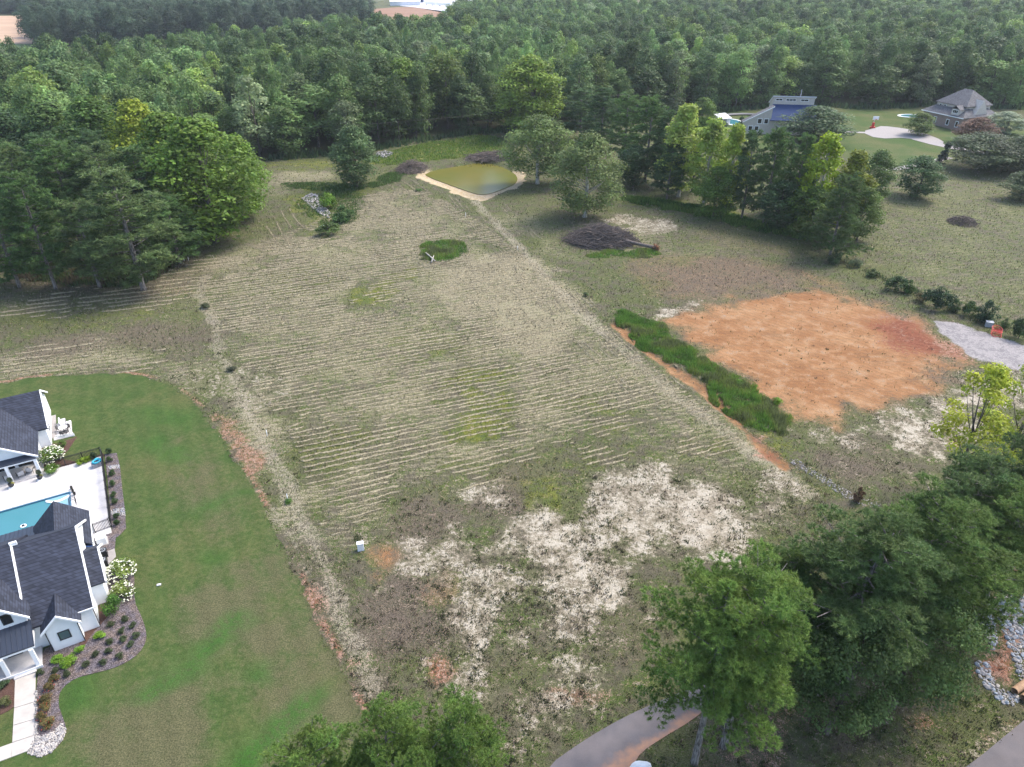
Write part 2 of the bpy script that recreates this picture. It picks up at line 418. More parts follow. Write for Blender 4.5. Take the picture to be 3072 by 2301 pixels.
DARKS = [(chaikin(PO(p), 1), s) for p, s in [
    ([(720, 1265), (960, 1240), (1000, 1330), (1010, 1430), (900, 1480), (790, 1490), (735, 1400)], 1.0), ([(870, 1060), (1050, 1030), (1180, 1060), (1130, 1120), (1000, 1170), (880, 1200)], .75),
    ([(1380, 590), (1500, 555), (1640, 560), (1760, 610), (1600, 648), (1450, 660)], .8), ([(0, 720), (150, 702), (420, 706), (440, 745), (300, 765), (0, 780)], .7), ([(1120, 445), (1250, 440), (1330, 500), (1250, 520)], .35),
    ([(1780, 960), (1950, 950), (2010, 1010), (1900, 1060), (1760, 1000)], .75), ([(2040, 800), (2120, 790), (2130, 830), (2050, 850)], .8), ([(1640, 1090), (1840, 1060), (1840, 1100), (1700, 1180), (1640, 1160)], .45),
    ([(1020, 1160), (1130, 1140), (1150, 1220), (1050, 1240)], .5), ([(1240, 1340), (1400, 1280), (1420, 1400), (1280, 1400)], .5), ([(0, 590), (500, 560), (420, 640), (0, 660)], .6), ([(1560, 1500), (1760, 1500), (1800, 1660), (1450, 1680)], .7),
    ([(1100, 1400), (1300, 1400), (1330, 1560), (1100, 1600), (1000, 1500)], .45), ([(440, 700), (520, 690), (520, 760), (450, 750)], .6), ([(640, 1170), (720, 1180), (720, 1280), (680, 1240)], .5),
    ([(380, 1230), (620, 1290), (720, 1480), (760, 1600), (700, 1720), (560, 1640), (520, 1480), (400, 1380)], .8), ([(200, 1500), (420, 1470), (520, 1560), (450, 1720), (180, 1720)], .8), ([(360, 950), (470, 960), (530, 1100), (440, 1160), (370, 1050)], .6), ([(560, 1090), (600, 1160), (680, 1340), (620, 1340), (520, 1180)], .8)]]
HAY = [(chaikin(PO(p), 1), s) for p, s in [
    ([(430, 575), (520, 545), (600, 510), (680, 480), (750, 430), (900, 400), (1030, 470), (1130, 550), (1240, 640), (1330, 720), (1450, 820), (1560, 905), (1630, 970), (1500, 1012), (1300, 1000), (1100, 1040), (900, 1100), (790, 1165), (700, 1170), (660, 1050), (640, 960), (560, 860), (480, 760), (430, 680)], .6),
    ([(940, 600), (1080, 540), (1200, 610), (1300, 720), (1250, 800), (1100, 760), (980, 690)], 1.0), ([(0, 745), (350, 740), (420, 800), (250, 805), (0, 830)], .75), ([(580, 365), (720, 370), (740, 400), (600, 420), (570, 400)], .7),
    ([(1880, 372), (2212, 375), (2560, 380), (2560, 830), (2212, 715), (2000, 620), (1820, 560), (1850, 450)], .52), ([(1330, 470), (1700, 530), (1500, 560), (1300, 560), (1200, 480)], .5), ([(430, 830), (640, 860), (700, 1160), (640, 1160), (560, 1020), (470, 900)], .75), ([(0, 600), (430, 580), (430, 700), (0, 720)], .42), ([(1040, 440), (1130, 440), (1280, 560), (1150, 560)], .5)]]
LUSH = [(chaikin(PO(p), 1), s) for p, s in [
    ([(720, 655), (830, 588), (910, 575), (870, 620), (760, 672)], .95), ([(985, 790), (1080, 810), (1100, 890), (1060, 970), (980, 940)], 1.1), ([(1130, 1050), (1250, 1040), (1260, 1090), (1140, 1120)], .9), ([(0, 665), (420, 655), (420, 690), (0, 715)], .55), ([(760, 345), (900, 312), (1050, 288), (1095, 300), (1090, 335), (950, 345), (860, 362)], 1.0),
    ([(570, 350), (720, 345), (740, 368), (580, 366)], .8), ([(620, 400), (780, 395), (800, 425), (700, 430), (640, 470), (625, 440)], .9), ([(650, 430), (760, 440), (772, 480), (690, 508), (670, 480)], .9), ([(1340, 420), (1500, 440), (1760, 510), (1720, 520), (1480, 460), (1340, 435)], .9), ([(1540, 900), (1640, 930), (1600, 980), (1500, 960)], .55),
    ([(640, 1160), (700, 1165), (690, 1120), (650, 1110)], .4), ([(1690, 1020), (1830, 1020), (1830, 1100), (1650, 1110)], .35), ([(1400, 1240), (1560, 1230), (1500, 1320), (1400, 1300)], .4), ([(1900, 1560), (2080, 1460), (2110, 1550), (1980, 1660), (1820, 1680)], .45), ([(1450, 500), (1600, 520), (1560, 545), (1440, 530)], .45), ([(1290, 1380), (1450, 1380), (1400, 1480), (1300, 1440)], .45), ([(1640, 940), (1710, 950), (1700, 985), (1640, 960)], .8), ([(560, 590), (700, 570), (760, 610), (640, 650), (560, 640)], .5), ([(860, 720), (960, 700), (1010, 760), (900, 800)], .55), ([(1180, 860), (1300, 840), (1380, 900), (1250, 940)], .55), ([(650, 960), (760, 930), (800, 990), (680, 1040)], .6), ([(440, 790), (520, 780), (560, 830), (480, 850)], .4), ([(900, 1010), (1300, 960), (1560, 960), (1520, 1040), (1220, 1080), (900, 1120)], .42), ([(1640, 980), (1830, 1050), (1700, 1170), (1560, 1240), (1420, 1300), (1400, 1240), (1640, 1150)], .35), ([(1880, 372), (2560, 380), (2560, 830), (2000, 620), (1820, 560)], .3)]]
LAWN_LUSH = [(chaikin(PO(p), 1), s) for p, s in [
    ([(505, 1320), (535, 1325), (490, 1400), (430, 1440), (340, 1510), (310, 1500), (420, 1410)], .9), ([(690, 1480), (690, 1510), (600, 1600), (520, 1680), (490, 1670), (570, 1560)], .9), ([(530, 1050), (545, 1065), (440, 1110), (420, 1095)], .8), ([(440, 1190), (480, 1190), (470, 1215), (430, 1210)], .6),
    ([(310, 940), (400, 960), (410, 1000), (330, 990)], .6), ([(120, 1500), (160, 1420), (220, 1430), (180, 1560)], .5), ([(270, 900), (320, 860), (420, 880), (400, 940)], .4), ([(545, 1460), (575, 1450), (570, 1475)], .7)]]
YARDS = [(chaikin(PO(p), 1), 1.0) for p in [
    [(1815, 240), (1850, 228), (1960, 228), (2010, 245), (2212, 255), (2500, 260), (2500, 345), (2212, 345), (2030, 345), (1950, 366), (1880, 356), (1800, 330)], [(1500, 245), (1600, 235), (1700, 240), (1800, 245), (1800, 330), (1600, 320), (1500, 300)]]]
TRACKS = [(PO(p), w_, s) for p, w_, s in [
    ([(1000, 400), (1050, 460), (1130, 545), (1210, 630), (1270, 690), (1330, 740), (1450, 850), (1560, 930), (1660, 1000), (1750, 1060)], 1.5, .8),
    ([(440, 600), (430, 640), (465, 700), (470, 760), (500, 810), (540, 900), (600, 1010), (650, 1120), (700, 1220), (740, 1330), (800, 1480)], 1.2, .75), ([(560, 1060), (640, 1180), (690, 1290)], .5, .7)]]
DITCH = PO([(1330, 700), (1380, 745), (1450, 795), (1530, 848), (1580, 900), (1640, 960), (1690, 1005)])
ROWDIR = math.radians(21.5); ROWSP = 1.15

def axis(segs):
    out = []
    for a, b, st in segs: out.append(np.arange(a, b, st))
    return np.concatenate(out)
def geo(a, b, st, k=1.16):
    r = [a]; s_ = st
    while abs(r[-1]) < abs(b): r.append(r[-1] + math.copysign(s_, b - a)); s_ *= k
    return np.array(r)
def vnoise(X, Y, sc_, seed):
    r = np.random.default_rng(seed); T = r.random((64, 64))
    x = X / sc_; y = Y / sc_; xi = np.floor(x).astype(int); yi = np.floor(y).astype(int); fx = x - xi; fy = y - yi
    fx = fx * fx * (3 - 2 * fx); fy = fy * fy * (3 - 2 * fy)
    t = lambda i, j: T[i % 64, j % 64]
    return (t(xi, yi) * (1 - fx) + t(xi + 1, yi) * fx) * (1 - fy) + (t(xi, yi + 1) * (1 - fx) + t(xi + 1, yi + 1) * fx) * fy
def wob(X, Y, amp, sc_, seed): return (vnoise(X, Y, sc_, seed) - .5) * 2 * amp + (vnoise(X, Y, sc_ * .4, seed + 1) - .5) * amp
GRID = {}
HO_ = G(255, 1922); cu_, su_ = math.cos(math.radians(30)), math.sin(math.radians(30))
def build_ground():
    xs = np.concatenate([geo(-80, -2600, 1.2)[::-1][:-1], axis([(-80, 105, .55)]), geo(105, 2600, 1.2)])
    ys = np.concatenate([geo(24, -400, 1.5)[::-1][:-1], axis([(24, 120, .45), (120, 290, .9)]), geo(290, 3000, 1.5)])
    X, Y = np.meshgrid(xs, ys); sh = X.shape; X = X.ravel(); Y = Y.ravel(); n = len(X)
    near = (X > -140) & (X < 260) & (Y > 15) & (Y < 360)
    xn, yn = X[near], Y[near]
    def full(a, fill=0.0):
        r = np.full(n, fill, np.float32); r[near] = a; return r
    def acc(lst, soft, amp, nsc, seed):
        r = np.zeros(len(xn))
        for i, (p, s_) in enumerate(lst):
            p_ = np.array(p); m_ = 2 * soft + amp * 2 + 1
            k = (xn > p_[:, 0].min() - m_) & (xn < p_[:, 0].max() + m_) & (yn > p_[:, 1].min() - m_) & (yn < p_[:, 1].max() + m_)
            if not k.any(): continue
            d = sdist(xn[k], yn[k], p) + wob(xn[k], yn[k], amp, nsc, seed + i)
            r[k] = np.maximum(r[k], sm(-soft, soft, d) * s_)
        return r
    lawn = acc([(LAWN, 1.0)], .35, .28, 1.3, 1); yard = acc(YARDS, 2.0, 1.5, 8, 7)
    hay = acc(HAY, 6, 6, 12, 20)
    sand = acc(SANDS, 2.8, 3.4, 3.5, 40) * .80; clay = acc([(CLAY, 1.0)], 3.6, 2.6, 3.5, 60); clay = np.maximum(clay, acc(ORPATCH, 2.0, 1.6, 3, 66) * .8)
    red = acc([(REDS, 1.25)], 8, 2, 5, 70); red = np.maximum(red, acc(REDPATCH, 1.6, 1.6, 2.2, 75) * .8)
    dark = acc(DARKS, 6, 5, 6, 90) * .9; lush = acc(LUSH, 3.5, 3.5, 4, 110) * .85
    llush = acc(LAWN_LUSH, 1.6, 1.0, 3, 130)
    gravel = acc([(GRAVEL, 1.0)], .7, .7, 2.5, 150)
    # sun-bleached cut grass along the mower tracks and the headland
    trk = np.zeros(len(xn))
    for p, w_, s_ in TRACKS:
        d = ldist(xn, yn, p) + wob(xn, yn, .6, 3, 170)
        trk = np.maximum(trk, sm(w_ * 1.9, w_ * .3, d) * s_)
    dd = ldist(xn, yn, DITCH) + wob(xn, yn, .5, 3, 175)
    clay = np.maximum(clay, sm(1.5, .5, dd) * .8)
    # bare soil fringe just outside the lawn edge
    dl = sdist(xn, yn, LAWN)
    fringe = sm(.0, -.3, dl) * sm(-1.6, -.4, dl) * sm(.35, .62, vnoise(xn, yn, 3.5, 180))
    red = np.maximum(red, fringe * .75)
    bank = sdist(xn, yn, POND_B); wat = sdist(xn, yn, POND_W)
    sandb = sm(-1.0, .6, bank + wob(xn, yn, 1.6, 4, 190)) * .98 * (1 - .85 * sm(214, 228, yn))
    hay *= (1 - np.clip(lush, 0, 1) * .8) * (1 - .5 * dark); sand = np.maximum(sand * (1 - clay * .9), 0)
    floor_ = np.zeros(n, np.float32)
    Z = np.zeros(n, np.float32)
    zz = wob(xn, yn, .05, 7, 200) * (1 - lawn) * sm(0, 4, -dl) + wob(xn, yn, .03, 1.6, 210) * (1 - lawn) * sm(0, 3, -dl)
    zz = zz * sm(0, 6, ldist(xn, yn, DRIVE_EDGE)) * sm(0, 5, ldist(xn, yn, ROAD_EDGE))
    zz = zz - sm(0, 2.6, bank) * .75 - sm(0, 3, wat) * .6
    zz = zz - sm(1.6, .2, dd) * .28
    pu = (xn - HO_[0]) * cu_ + (yn - HO_[1]) * su_; pv = -(xn - HO_[0]) * su_ + (yn - HO_[1]) * cu_
    zz = np.where((pu > -13.6) & (pu < .35) & (pv > 17.3) & (pv < 26.3), -1.5, zz)
    Z[near] = zz
    A = np.stack([full(lawn), full(hay), full(clay), full(sand)], 1); B = np.stack([full(dark), full(lush), full(gravel), full(red)], 1)
    C = np.stack([full(llush), full(trk), full(sandb), full(yard)], 1)
    GRID.update(xs=xs, ys=ys, m=np.concatenate([A, B, C], 1))
    V = np.stack([X, Y, Z], 1)
    ny, nx = sh; I = np.arange(ny * nx).reshape(ny, nx)
    F = np.stack([I[:-1, :-1], I[:-1, 1:], I[1:, 1:], I[1:, :-1]], -1).reshape(-1, 4)
    me = np_mesh('ground', V, F, ground_material(), True, {'ma': ('POINT', 'FLOAT_COLOR', A), 'mb': ('POINT', 'FLOAT_COLOR', B), 'mc': ('POINT', 'FLOAT_COLOR', C)})
    return tag(link('ground', me), 'mown field, lawn and bare soil stretching to the woods', 'ground', None, 'structure')

def ground_material():
    m = N('ground'); P = m.pos()
    a = m.attr('ma'); lawn, hay, clay = m.sep(a.outputs['Color'])[:3]; sand = a.outputs['Alpha']
    b = m.attr('mb'); dark, lush, gravel = m.sep(b.outputs['Color'])[:3]; red = b.outputs['Alpha']
    c = m.attr('mc'); llush, trk, bank = m.sep(c.outputs['Color'])[:3]; yard = c.outputs['Alpha']
    n_l = m.noise(.09, 4, .55); n_m = m.noise(.45, 4, .6); n_s = m.noise(1.9, 4, .62); n_f = m.noise(7.5, 4, .65); n_x = m.noise(21, 2, .6)
    rows = m.mapv(P, (.22, 2.6, 1), (0, 0, -ROWDIR)); n_r = m.noise(1.0, 5, .62, rows)
    rows2 = m.mapv(P, (.9, 7.5, 1), (0, 0, -ROWDIR - .06)); n_r2 = m.noise(1.0, 4, .65, rows2)
    ce = lambda v, k: m.mul(m.math('SUBTRACT', v, .5), k)
    fine = m.add(ce(n_s, 1.5), m.add(ce(n_f, 1.5), ce(n_m, .8)))
    # rough mown ground: thatch brown and olive green, strongly grained
    rough = m.mix(m.step(m.add(n_m, ce(n_s, .6)), .36, .64), (.098, .086, .060), (.062, .094, .021))
    rough = m.mix(m.step(m.add(n_s, ce(n_f, .7)), .5, .70), rough, (.150, .130, .092))
    rough = m.mix(m.mul(m.step(n_f, .48, .66), .7), rough, (.040, .050, .022))
    rough = m.mix(m.mul(m.step(n_l, .46, .62), .6), rough, (.082, .098, .032))
    rough = m.mix(m.mul(m.step(m.add(dark, fine), .2, .8), .85), rough, m.mix(m.step(n_f, .4, .6), (.070, .055, .044), (.142, .112, .090)))
    # cut hay
    band = m.math('SINE', m.add(m.mul(m.xyz(m.mapv(P, (1, 1, 1), (0, 0, -ROWDIR)))[1], 2 * math.pi / ROWSP), m.mul(n_m, 5)))
    hf = m.step(m.add(m.add(m.add(hay, m.mul(ce(n_l, 1.6), hay)), m.mul(m.mul(band, hay), .22)), m.add(ce(n_r, 1.6), m.add(ce(n_r2, 1.7), ce(n_f, 1.5)))), .46, .98)
    hcol = m.mix(m.step(n_f, .38, .62), (.18, .16, .096), (.335, .298, .205))
    g = m.mix(m.mul(hf, .85), rough, hcol)
    g = m.mix(m.mul(m.step(m.add(trk, m.add(ce(n_f, 1.6), ce(n_s, 1.2))), .5, .95), .75), g, (.32, .285, .215))
    # fresh green
    lf = m.step(m.add(lush, fine), .35, .9)
    lcol = m.mix(m.step(n_m, .4, .6), (.070, .105, .016), (.135, .145, .022))
    g = m.mix(m.mul(lf, .8), g, m.bright(lcol, m.mapr(n_f, .35, .65, .6, 1.3)))
    # orange clay
    cv = m.add(clay, fine)
    g = m.mix(m.mul(m.step(cv, .1, .5), .5), g, m.bright((.19, .115, .07), m.mapr(n_f, .35, .65, .75, 1.25)))
    cf = m.step(cv, .42, .9)
    ccol = m.mix(m.step(n_l, .35, .65), (.245, .115, .048), (.295, .155, .072))
    streak = m.mapv(P, (.10, 2.4, 1), (0, 0, math.radians(45))); n_st = m.noise(1.0, 4, .6, streak)
    ccol = m.mix(m.mul(m.step(m.add(n_st, ce(n_l, .8)), .52, .68), .7), ccol, (.39, .235, .125))
    ccol = m.mix(m.mul(m.step(m.add(n_f, ce(n_st, 1.0)), .57, .66), .8), ccol, (.10, .06, .032))
    ccol = m.mix(m.mul(m.step(m.add(n_x, ce(n_s, 1.0)), .6, .72), .5), ccol, (.12, .075, .045))
    groove = m.math('SINE', m.add(m.mul(m.xyz(m.mapv(P, (1, 1, 1), (0, 0, math.radians(45))))[1], 2 * math.pi / 1.1), m.add(m.mul(n_m, 10), m.mul(n_s, 4))))
    ccol = m.mix(m.mul(m.step(m.add(groove, ce(n_f, 5)), .45, 1.1), .55), ccol, (.15, .082, .042))
    ccol = m.mix(m.mul(m.step(m.add(n_m, ce(n_f, .6)), .5, .64), .5), ccol, (.36, .23, .13))
    g = m.mix(cf, g, m.bright(ccol, m.mapr(n_x, .3, .7, .88, 1.12)))
    # red clay
    rf = m.step(m.add(red, fine), .35, .85)
    rcol = m.mix(m.step(n_s, .42, .6), m.mix(m.step(clay, .5, .9), (.225, .09, .058), (.135, .042, .026)), m.mix(m.step(clay, .5, .9), (.32, .195, .145), (.19, .066, .038)))
    dc = m.n('ShaderNodeVectorMath', operation='DISTANCE'); m.put(dc.inputs[0], P); dc.inputs[1].default_value = (*G(1985 * S, 735 * S), 0)
    ring = m.math('SINE', m.add(m.mul(dc.outputs['Value'], 5.2), m.mul(n_m, 26)))
    rcol = m.mix(m.mul(m.step(ring, .2, .9), m.mul(m.step(clay, .6, .9), .35)), rcol, (.27, .12, .07))
    g = m.mix(m.mul(rf, .92), g, m.bright(rcol, m.mapr(n_f, .35, .65, .7, 1.2)))
    # pale sandy soil showing between weeds
    sf = m.step(m.add(sand, m.add(ce(n_s, 1.9), m.add(ce(n_f, 1.3), ce(n_m, 1.6)))), .40, .70)
    scol = m.mix(m.step(m.add(n_m, ce(n_s, .5)), .42, .62), (.29, .252, .192), (.39, .352, .285))
    sv = m.add(sand, m.add(ce(n_s, 1.9), m.add(ce(n_f, 1.3), ce(n_m, 1.6))))
    g = m.mix(m.mul(m.step(sv, .22, .55), .6), g, m.bright((.215, .18, .135), m.mapr(n_f, .35, .65, .8, 1.2)))
    sf = m.step(sv, .42, .98)
    g = m.mix(sf, g, m.bright(scol, m.mapr(m.add(n_f, n_x), .7, 1.3, .8, 1.12)))
    bf = m.step(m.add(bank, ce(n_f, 1.0)), .5, .75)
    g = m.mix(bf, g, m.bright(m.mix(m.step(n_s, .42, .58), (.36, .27, .155), (.43, .36, .255)), m.mapr(n_f, .35, .65, .8, 1.15)))
    gf = m.step(m.add(gravel, fine), .35, .75)
    g = m.mix(gf, g, m.bright(m.mix(m.step(m.add(n_s, ce(n_m, .8)), .42, .62), (.29, .27, .265), (.20, .188, .19)), m.mapr(m.add(n_f, n_x), .7, 1.3, .7, 1.25)))
    # lawn with faint mowing stripes
    pr = m.mapv(P, (1, 1, 1), (0, 0, math.radians(-29)))
    q = m.xyz(pr)[0]
    stripe = m.math('SINE', m.mul(q, 2 * math.pi / 2.4))
    ln = m.mix(m.step(m.add(n_m, ce(n_s, .6)), .34, .66), (.042, .072, .019), (.062, .084, .026))
    ln = m.mix(m.mul(m.step(m.add(n_l, ce(n_s, .35)), .45, .68), .55), ln, (.095, .092, .038))
    ln = m.mix(m.mul(m.step(m.add(dark, m.add(ce(n_m, 1.0), ce(n_s, .7))), .05, .75), .9), ln, m.mix(m.step(n_f, .4, .6), (.066, .066, .032), (.098, .092, .05)))
    ln = m.mix(m.mul(llush, m.step(n_s, .2, .6)), ln, (.028, .086, .013))
    ln = m.bright(ln, m.mul(m.mapr(stripe, -1, 1, .95, 1.05), m.mapr(m.add(n_f, m.add(m.mul(n_x, .8), ce(n_s, .5))), .6, 1.2, .66, 1.34)))
    g = m.mix(m.step(m.add(lawn, m.mul(m.math('SUBTRACT', n_f, .5), .5)), .42, .58), g, ln)
    yl = m.mix(m.step(n_l, .35, .65), (.055, .09, .025), (.095, .105, .04))
    g = m.mix(m.mul(yard, m.math('SUBTRACT', 1.0, lawn)), g, m.bright(yl, m.mapr(n_s, .3, .7, .85, 1.15)))
    g = m.bright(g, m.mapr(m.add(n_x, n_f), .6, 1.4, .8, 1.2))
    rough_h = m.add(m.mul(n_f, 1.0), m.mul(n_s, .8))
    nrm = m.bump(m.mul(rough_h, m.mapr(lawn, 0, 1, 1, .3)), .75, .14)
    return m.done(m.bsdf(g, .95, .12, nrm))
DRIVE = PO([(1160, 1657 + 60), (1180, 1657), (1260, 1600), (1350, 1548), (1440, 1508), (1535, 1468), (1580, 1455), (1590, 1480), (1540, 1520), (1490, 1560), (1430, 1595), (1385, 1625), (1365, 1657), (1345, 1720)])
DRIVE_EDGE = PO([(1250, 1640), (1400, 1560), (1560, 1490)])
ROAD = PO([(2080, 1662), (2120, 1632), (2212, 1556), (2330, 1470), (2600, 1500), (2400, 1800), (1990, 1740)])
ROAD_EDGE = PO([(2080, 1662), (2120, 1632), (2212, 1556)])
build_ground()

def sheet(name, poly, z0, z1, mat, label=None, cat=None, kind=None, parent=None):
    o = MB().prism(poly, z0, z1).build(name, mat, parent)
    if label: tag(o, label, cat, None, kind)
    elif kind: o['kind'] = kind
    return o
def asphalt(name, line, wash):
    m = N(name); P = m.pos()
    f = m.mul(m.mapr(m.noise(.35, 4), .3, .7, .85, 1.15), m.mapr(m.noise(18, 2), .3, .7, .88, 1.12))
    c = m.bright(m.mix(m.step(m.noise(.25, 3), .4, .65), (.105, .098, .105), (.135, .12, .122)), f)
    (x1, y1), (x2, y2) = line; L = math.hypot(x2 - x1, y2 - y1); nx, ny = -(y2 - y1) / L, (x2 - x1) / L
    q = m.xyz(P); d = m.add(m.mul(m.math('SUBTRACT', q[0], x1), nx), m.mul(m.math('SUBTRACT', q[1], y1), ny))
    d = m.add(d, m.mapr(m.noise(.5, 4), .2, .8, -.9, .9))
    if wash > 0: c = m.mix(m.mul(m.step(d, wash, .0), .85), c, m.mix(m.step(m.noise(1.5, 3), .4, .6), (.34, .19, .12), (.28, .17, .12)))
    MAT[name] = m.done(m.bsdf(c, .85, .25, m.bump(m.noise(40, 2), .15, .01)))
asphalt('asphalt_drive', (G(1385 * S, 1625 * S), G(1560 * S, 1525 * S)), 1.0)
asphalt('asphalt_road', (G(2080 * S, 1662 * S), G(2600 * S, 1300 * S)), -60)
sheet('driveway', chaikin(DRIVE, 1), -.2, .05, 'asphalt_drive', 'dark asphalt driveway washed with orange clay under the near pines', 'driveway', 'structure')
sheet('road', ROAD, -.2, .06, 'asphalt_road', 'grey asphalt road cutting the lower right corner', 'road', 'structure')
sheet('pond_water', POND_W, -.7, -.62, 'pond_water', 'murky olive pond water with sandy banks', 'pond', 'structure')
# ------------------------------------------------------------------ tree prototypes (real-size meshes shared by copies)
PROTO = {}
def prof_round(t): return np.sqrt(np.clip(1 - (2 * t - .95) ** 2 * .95, .05, 1))
def prof_oval(t): return np.clip(np.sin(math.pi * (t * .86 + .12)) ** .75, .12, 1)
def prof_cone(t): return np.clip(1.05 - t * .85, .1, 1) * np.clip(t * 6 + .35, 0, 1)
def prof_tall(t): return np.clip(.55 + .6 * t - .95 * np.clip(t - .62, 0, 1) ** 1 * 1.2, .18, 1)
def crown_mesh(name, seed, H, W, base, ncl, nleaf, ls, prof, mat='leaves', cr=(.11, .19), asp=.62, inner=.35):
    r = np.random.default_rng(seed)
    t = r.random(ncl) ** .85
    rad = prof(t) * W / 2 * np.sqrt(r.uniform(inner, 1, ncl)); ang = r.uniform(0, 2 * math.pi, ncl) 
    rc = W * r.uniform(cr[0], cr[1], ncl)
    rr = np.maximum(rad - rc * .55, 0)
    ell = 1 + .18 * np.cos(2 * (ang + seed))
    C = np.stack([np.cos(ang) * rr * ell, np.sin(ang) * rr * ell, base + rc * .5 + t * (H - base - rc * 1.2)], 1)
    wgt = rc ** 2; cnt = np.maximum(6, (nleaf * wgt / wgt.sum()).astype(int)); idx = np.repeat(np.arange(ncl), cnt); n = len(idx)
    d = unit(r.normal(size=(n, 3))); flip = (d[:, 2] < -.1) & (r.random(n) < .6); d[flip, 2] *= -1
    P = C[idx] + d * (rc[idx] * r.uniform(.55, 1.08, n))[:, None] * np.array((1, 1, .78))
    P += r.normal(size=P.shape) * ls * .5
    P[:, 2] = np.maximum(P[:, 2], .15)
    Nn = unit(d * .9 + r.normal(size=(n, 3)) * .55 + np.array((0, 0, .25)))
    V, F = rhombs(P, Nn, ls * r.uniform(.65, 1.3, n), r, asp)
    var = np.clip(.5 + r.normal(size=ncl)[idx] * .24 + r.normal(size=n) * .13, 0, 1)
    me = np_mesh(name, V, F, mat, attrs={'var': ('FACE', 'FLOAT', var)})
    return me, C
def limbs(mb, C, H, base, tr, r, k, sides=5):
    top = np.array((r.normal() * .3, r.normal() * .3, H * .82)); mid = np.array((r.normal() * .25, r.normal() * .25, H * .4))
    mb.tube([(0, 0, -.15), (0, 0, .5), tuple(mid), tuple(top)], [tr * 1.35, tr, tr * .7, tr * .15], sides + 2)
    for i in r.choice(len(C), min(k, len(C)), replace=False):
        c = C[i]; s_ = max(base * .5, min(c[2] * .62, H * .7)); p0 = np.array((0, 0, s_)) + mid * min(1, s_ / (H * .4)) * np.array((1, 1, 0))
        m_ = p0 * .5 + c * .5 + np.array((0, 0, -.06 * H * .3))
        mb.tube([p0, m_, c], [tr * .34, tr * .2, tr * .05], sides)
def proto_decid(key, seed, H, W, base, ncl, nleaf, ls, prof, tr=.3, bark='bark', k=14, mat='leaves', **kw):
    me, C = crown_mesh('crown', seed, H, W, base, ncl, nleaf, ls, prof, mat, **kw)
    mb = MB(); limbs(mb, C, H, base, tr, np.random.default_rng(seed + 5), k)
    PROTO[key] = (me, mb.mesh('trunk', bark, True), H, W)
def proto_pine(key, seed, H, W, base, nb, per, nn, nl, nw, tr=.24, bark='pine_bark', prof=None, spread=.11):
    """tuft clusters on whorled boughs; each tuft a spray of needles"""
    r = np.random.default_rng(seed); mb = MB()
    lean = r.normal(size=2) * .35
    ax = lambda z: np.array((lean[0] * (z / H) ** 2, lean[1] * (z / H) ** 2, z))
    mb.tube([ax(0) - (0, 0, .15), ax(.6), ax(H * .3), ax(H * .6), ax(H * .97)], [tr * 1.25, tr, tr * .85, tr * .6, tr * .12], 9)
    if prof is None: prof = lambda t: np.clip(1.0 - (t - .38) ** 2 * 1.75, .25, 1)
    T, D, B = [], [], []
    def puff(c, R, m_):
        d = unit(r.normal(size=(m_, 3)) + np.array((0, 0, .55))); T.append(c + d * R * r.uniform(.72, 1.0, (m_, 1)) * np.array((1, 1, .62))); D.append(unit(d + np.array((0, 0, .35)))); B.append(np.full(m_, r.normal()))
    for i in range(nb):
        t = (i + r.random()) / nb; z = base + t * (H * .95 - base); a = i * 2.4 + r.normal() * .4
        L = W / 2 * float(prof(np.array(t))) * r.uniform(.48, 1.12)
        rise = r.uniform(-.08, .28) + .4 * t
        p0 = ax(z); p1 = p0 + np.array((math.cos(a) * L * .55, math.sin(a) * L * .55, L * rise * .35)); p2 = p0 + np.array((math.cos(a) * L, math.sin(a) * L, L * rise))
        mb.tube([p0, p1, p2], [tr * .3 * (1 - .5 * t), tr * .18, tr * .05], 5, False)
        R0 = W * spread; k_ = max(2, int(round(L / (R0 * 1.0))))
        for j in range(k_):
            s_ = .42 + .58 * (j + r.random() * .8) / k_; q = p0 + (p1 - p0) * (s_ / .55) if s_ < .55 else p1 + (p2 - p1) * ((s_ - .55) / .45)
            lat = np.array((-math.sin(a), math.cos(a), 0)) * r.normal() * L * .2 * s_
            R = R0 * r.uniform(.6, 1.15); c = q + lat + (0, 0, R * .25)
            if abs(np.linalg.norm(lat)) > .5: mb.tube([q - (q - p0) * .25, c], [tr * .08, tr * .03], 4, False)
            puff(c, R, max(5, int(per * (R / R0) ** 2)))
    for j in range(4): puff(ax(H * (.9 + .02 * j)) + r.normal(size=3) * (W * .05), W * spread * .8, per)
    B = np.concatenate(B)
    T = np.concatenate(T); D = np.concatenate(D); n = len(T)
    idx = np.repeat(np.arange(n), nn); k = len(idx)
    nd = unit(D[idx] * .7 + unit(r.normal(size=(k, 3)))); ln = nl * r.uniform(.7, 1.15, k)
    st = T[idx] + D[idx] * (r.uniform(-.4, .3, k) * nl)[:, None]
    side = unit(np.cross(nd, r.normal(size=(k, 3)))) * (nw / 2)
    V = np.stack([st - side, st + side, st + nd * ln[:, None]], 1).reshape(-1, 3)
    var = np.clip(.5 + B[idx] * .13 + r.normal(size=n)[idx] * .12 + r.normal(size=k) * .1, 0, 1)
    me = np_mesh('crown', V, np.arange(k * 3).reshape(-1, 3), 'leaves', attrs={'var': ('FACE', 'FLOAT', var)})
    PROTO[key] = (me, mb.mesh('trunk', bark, True), H, W)
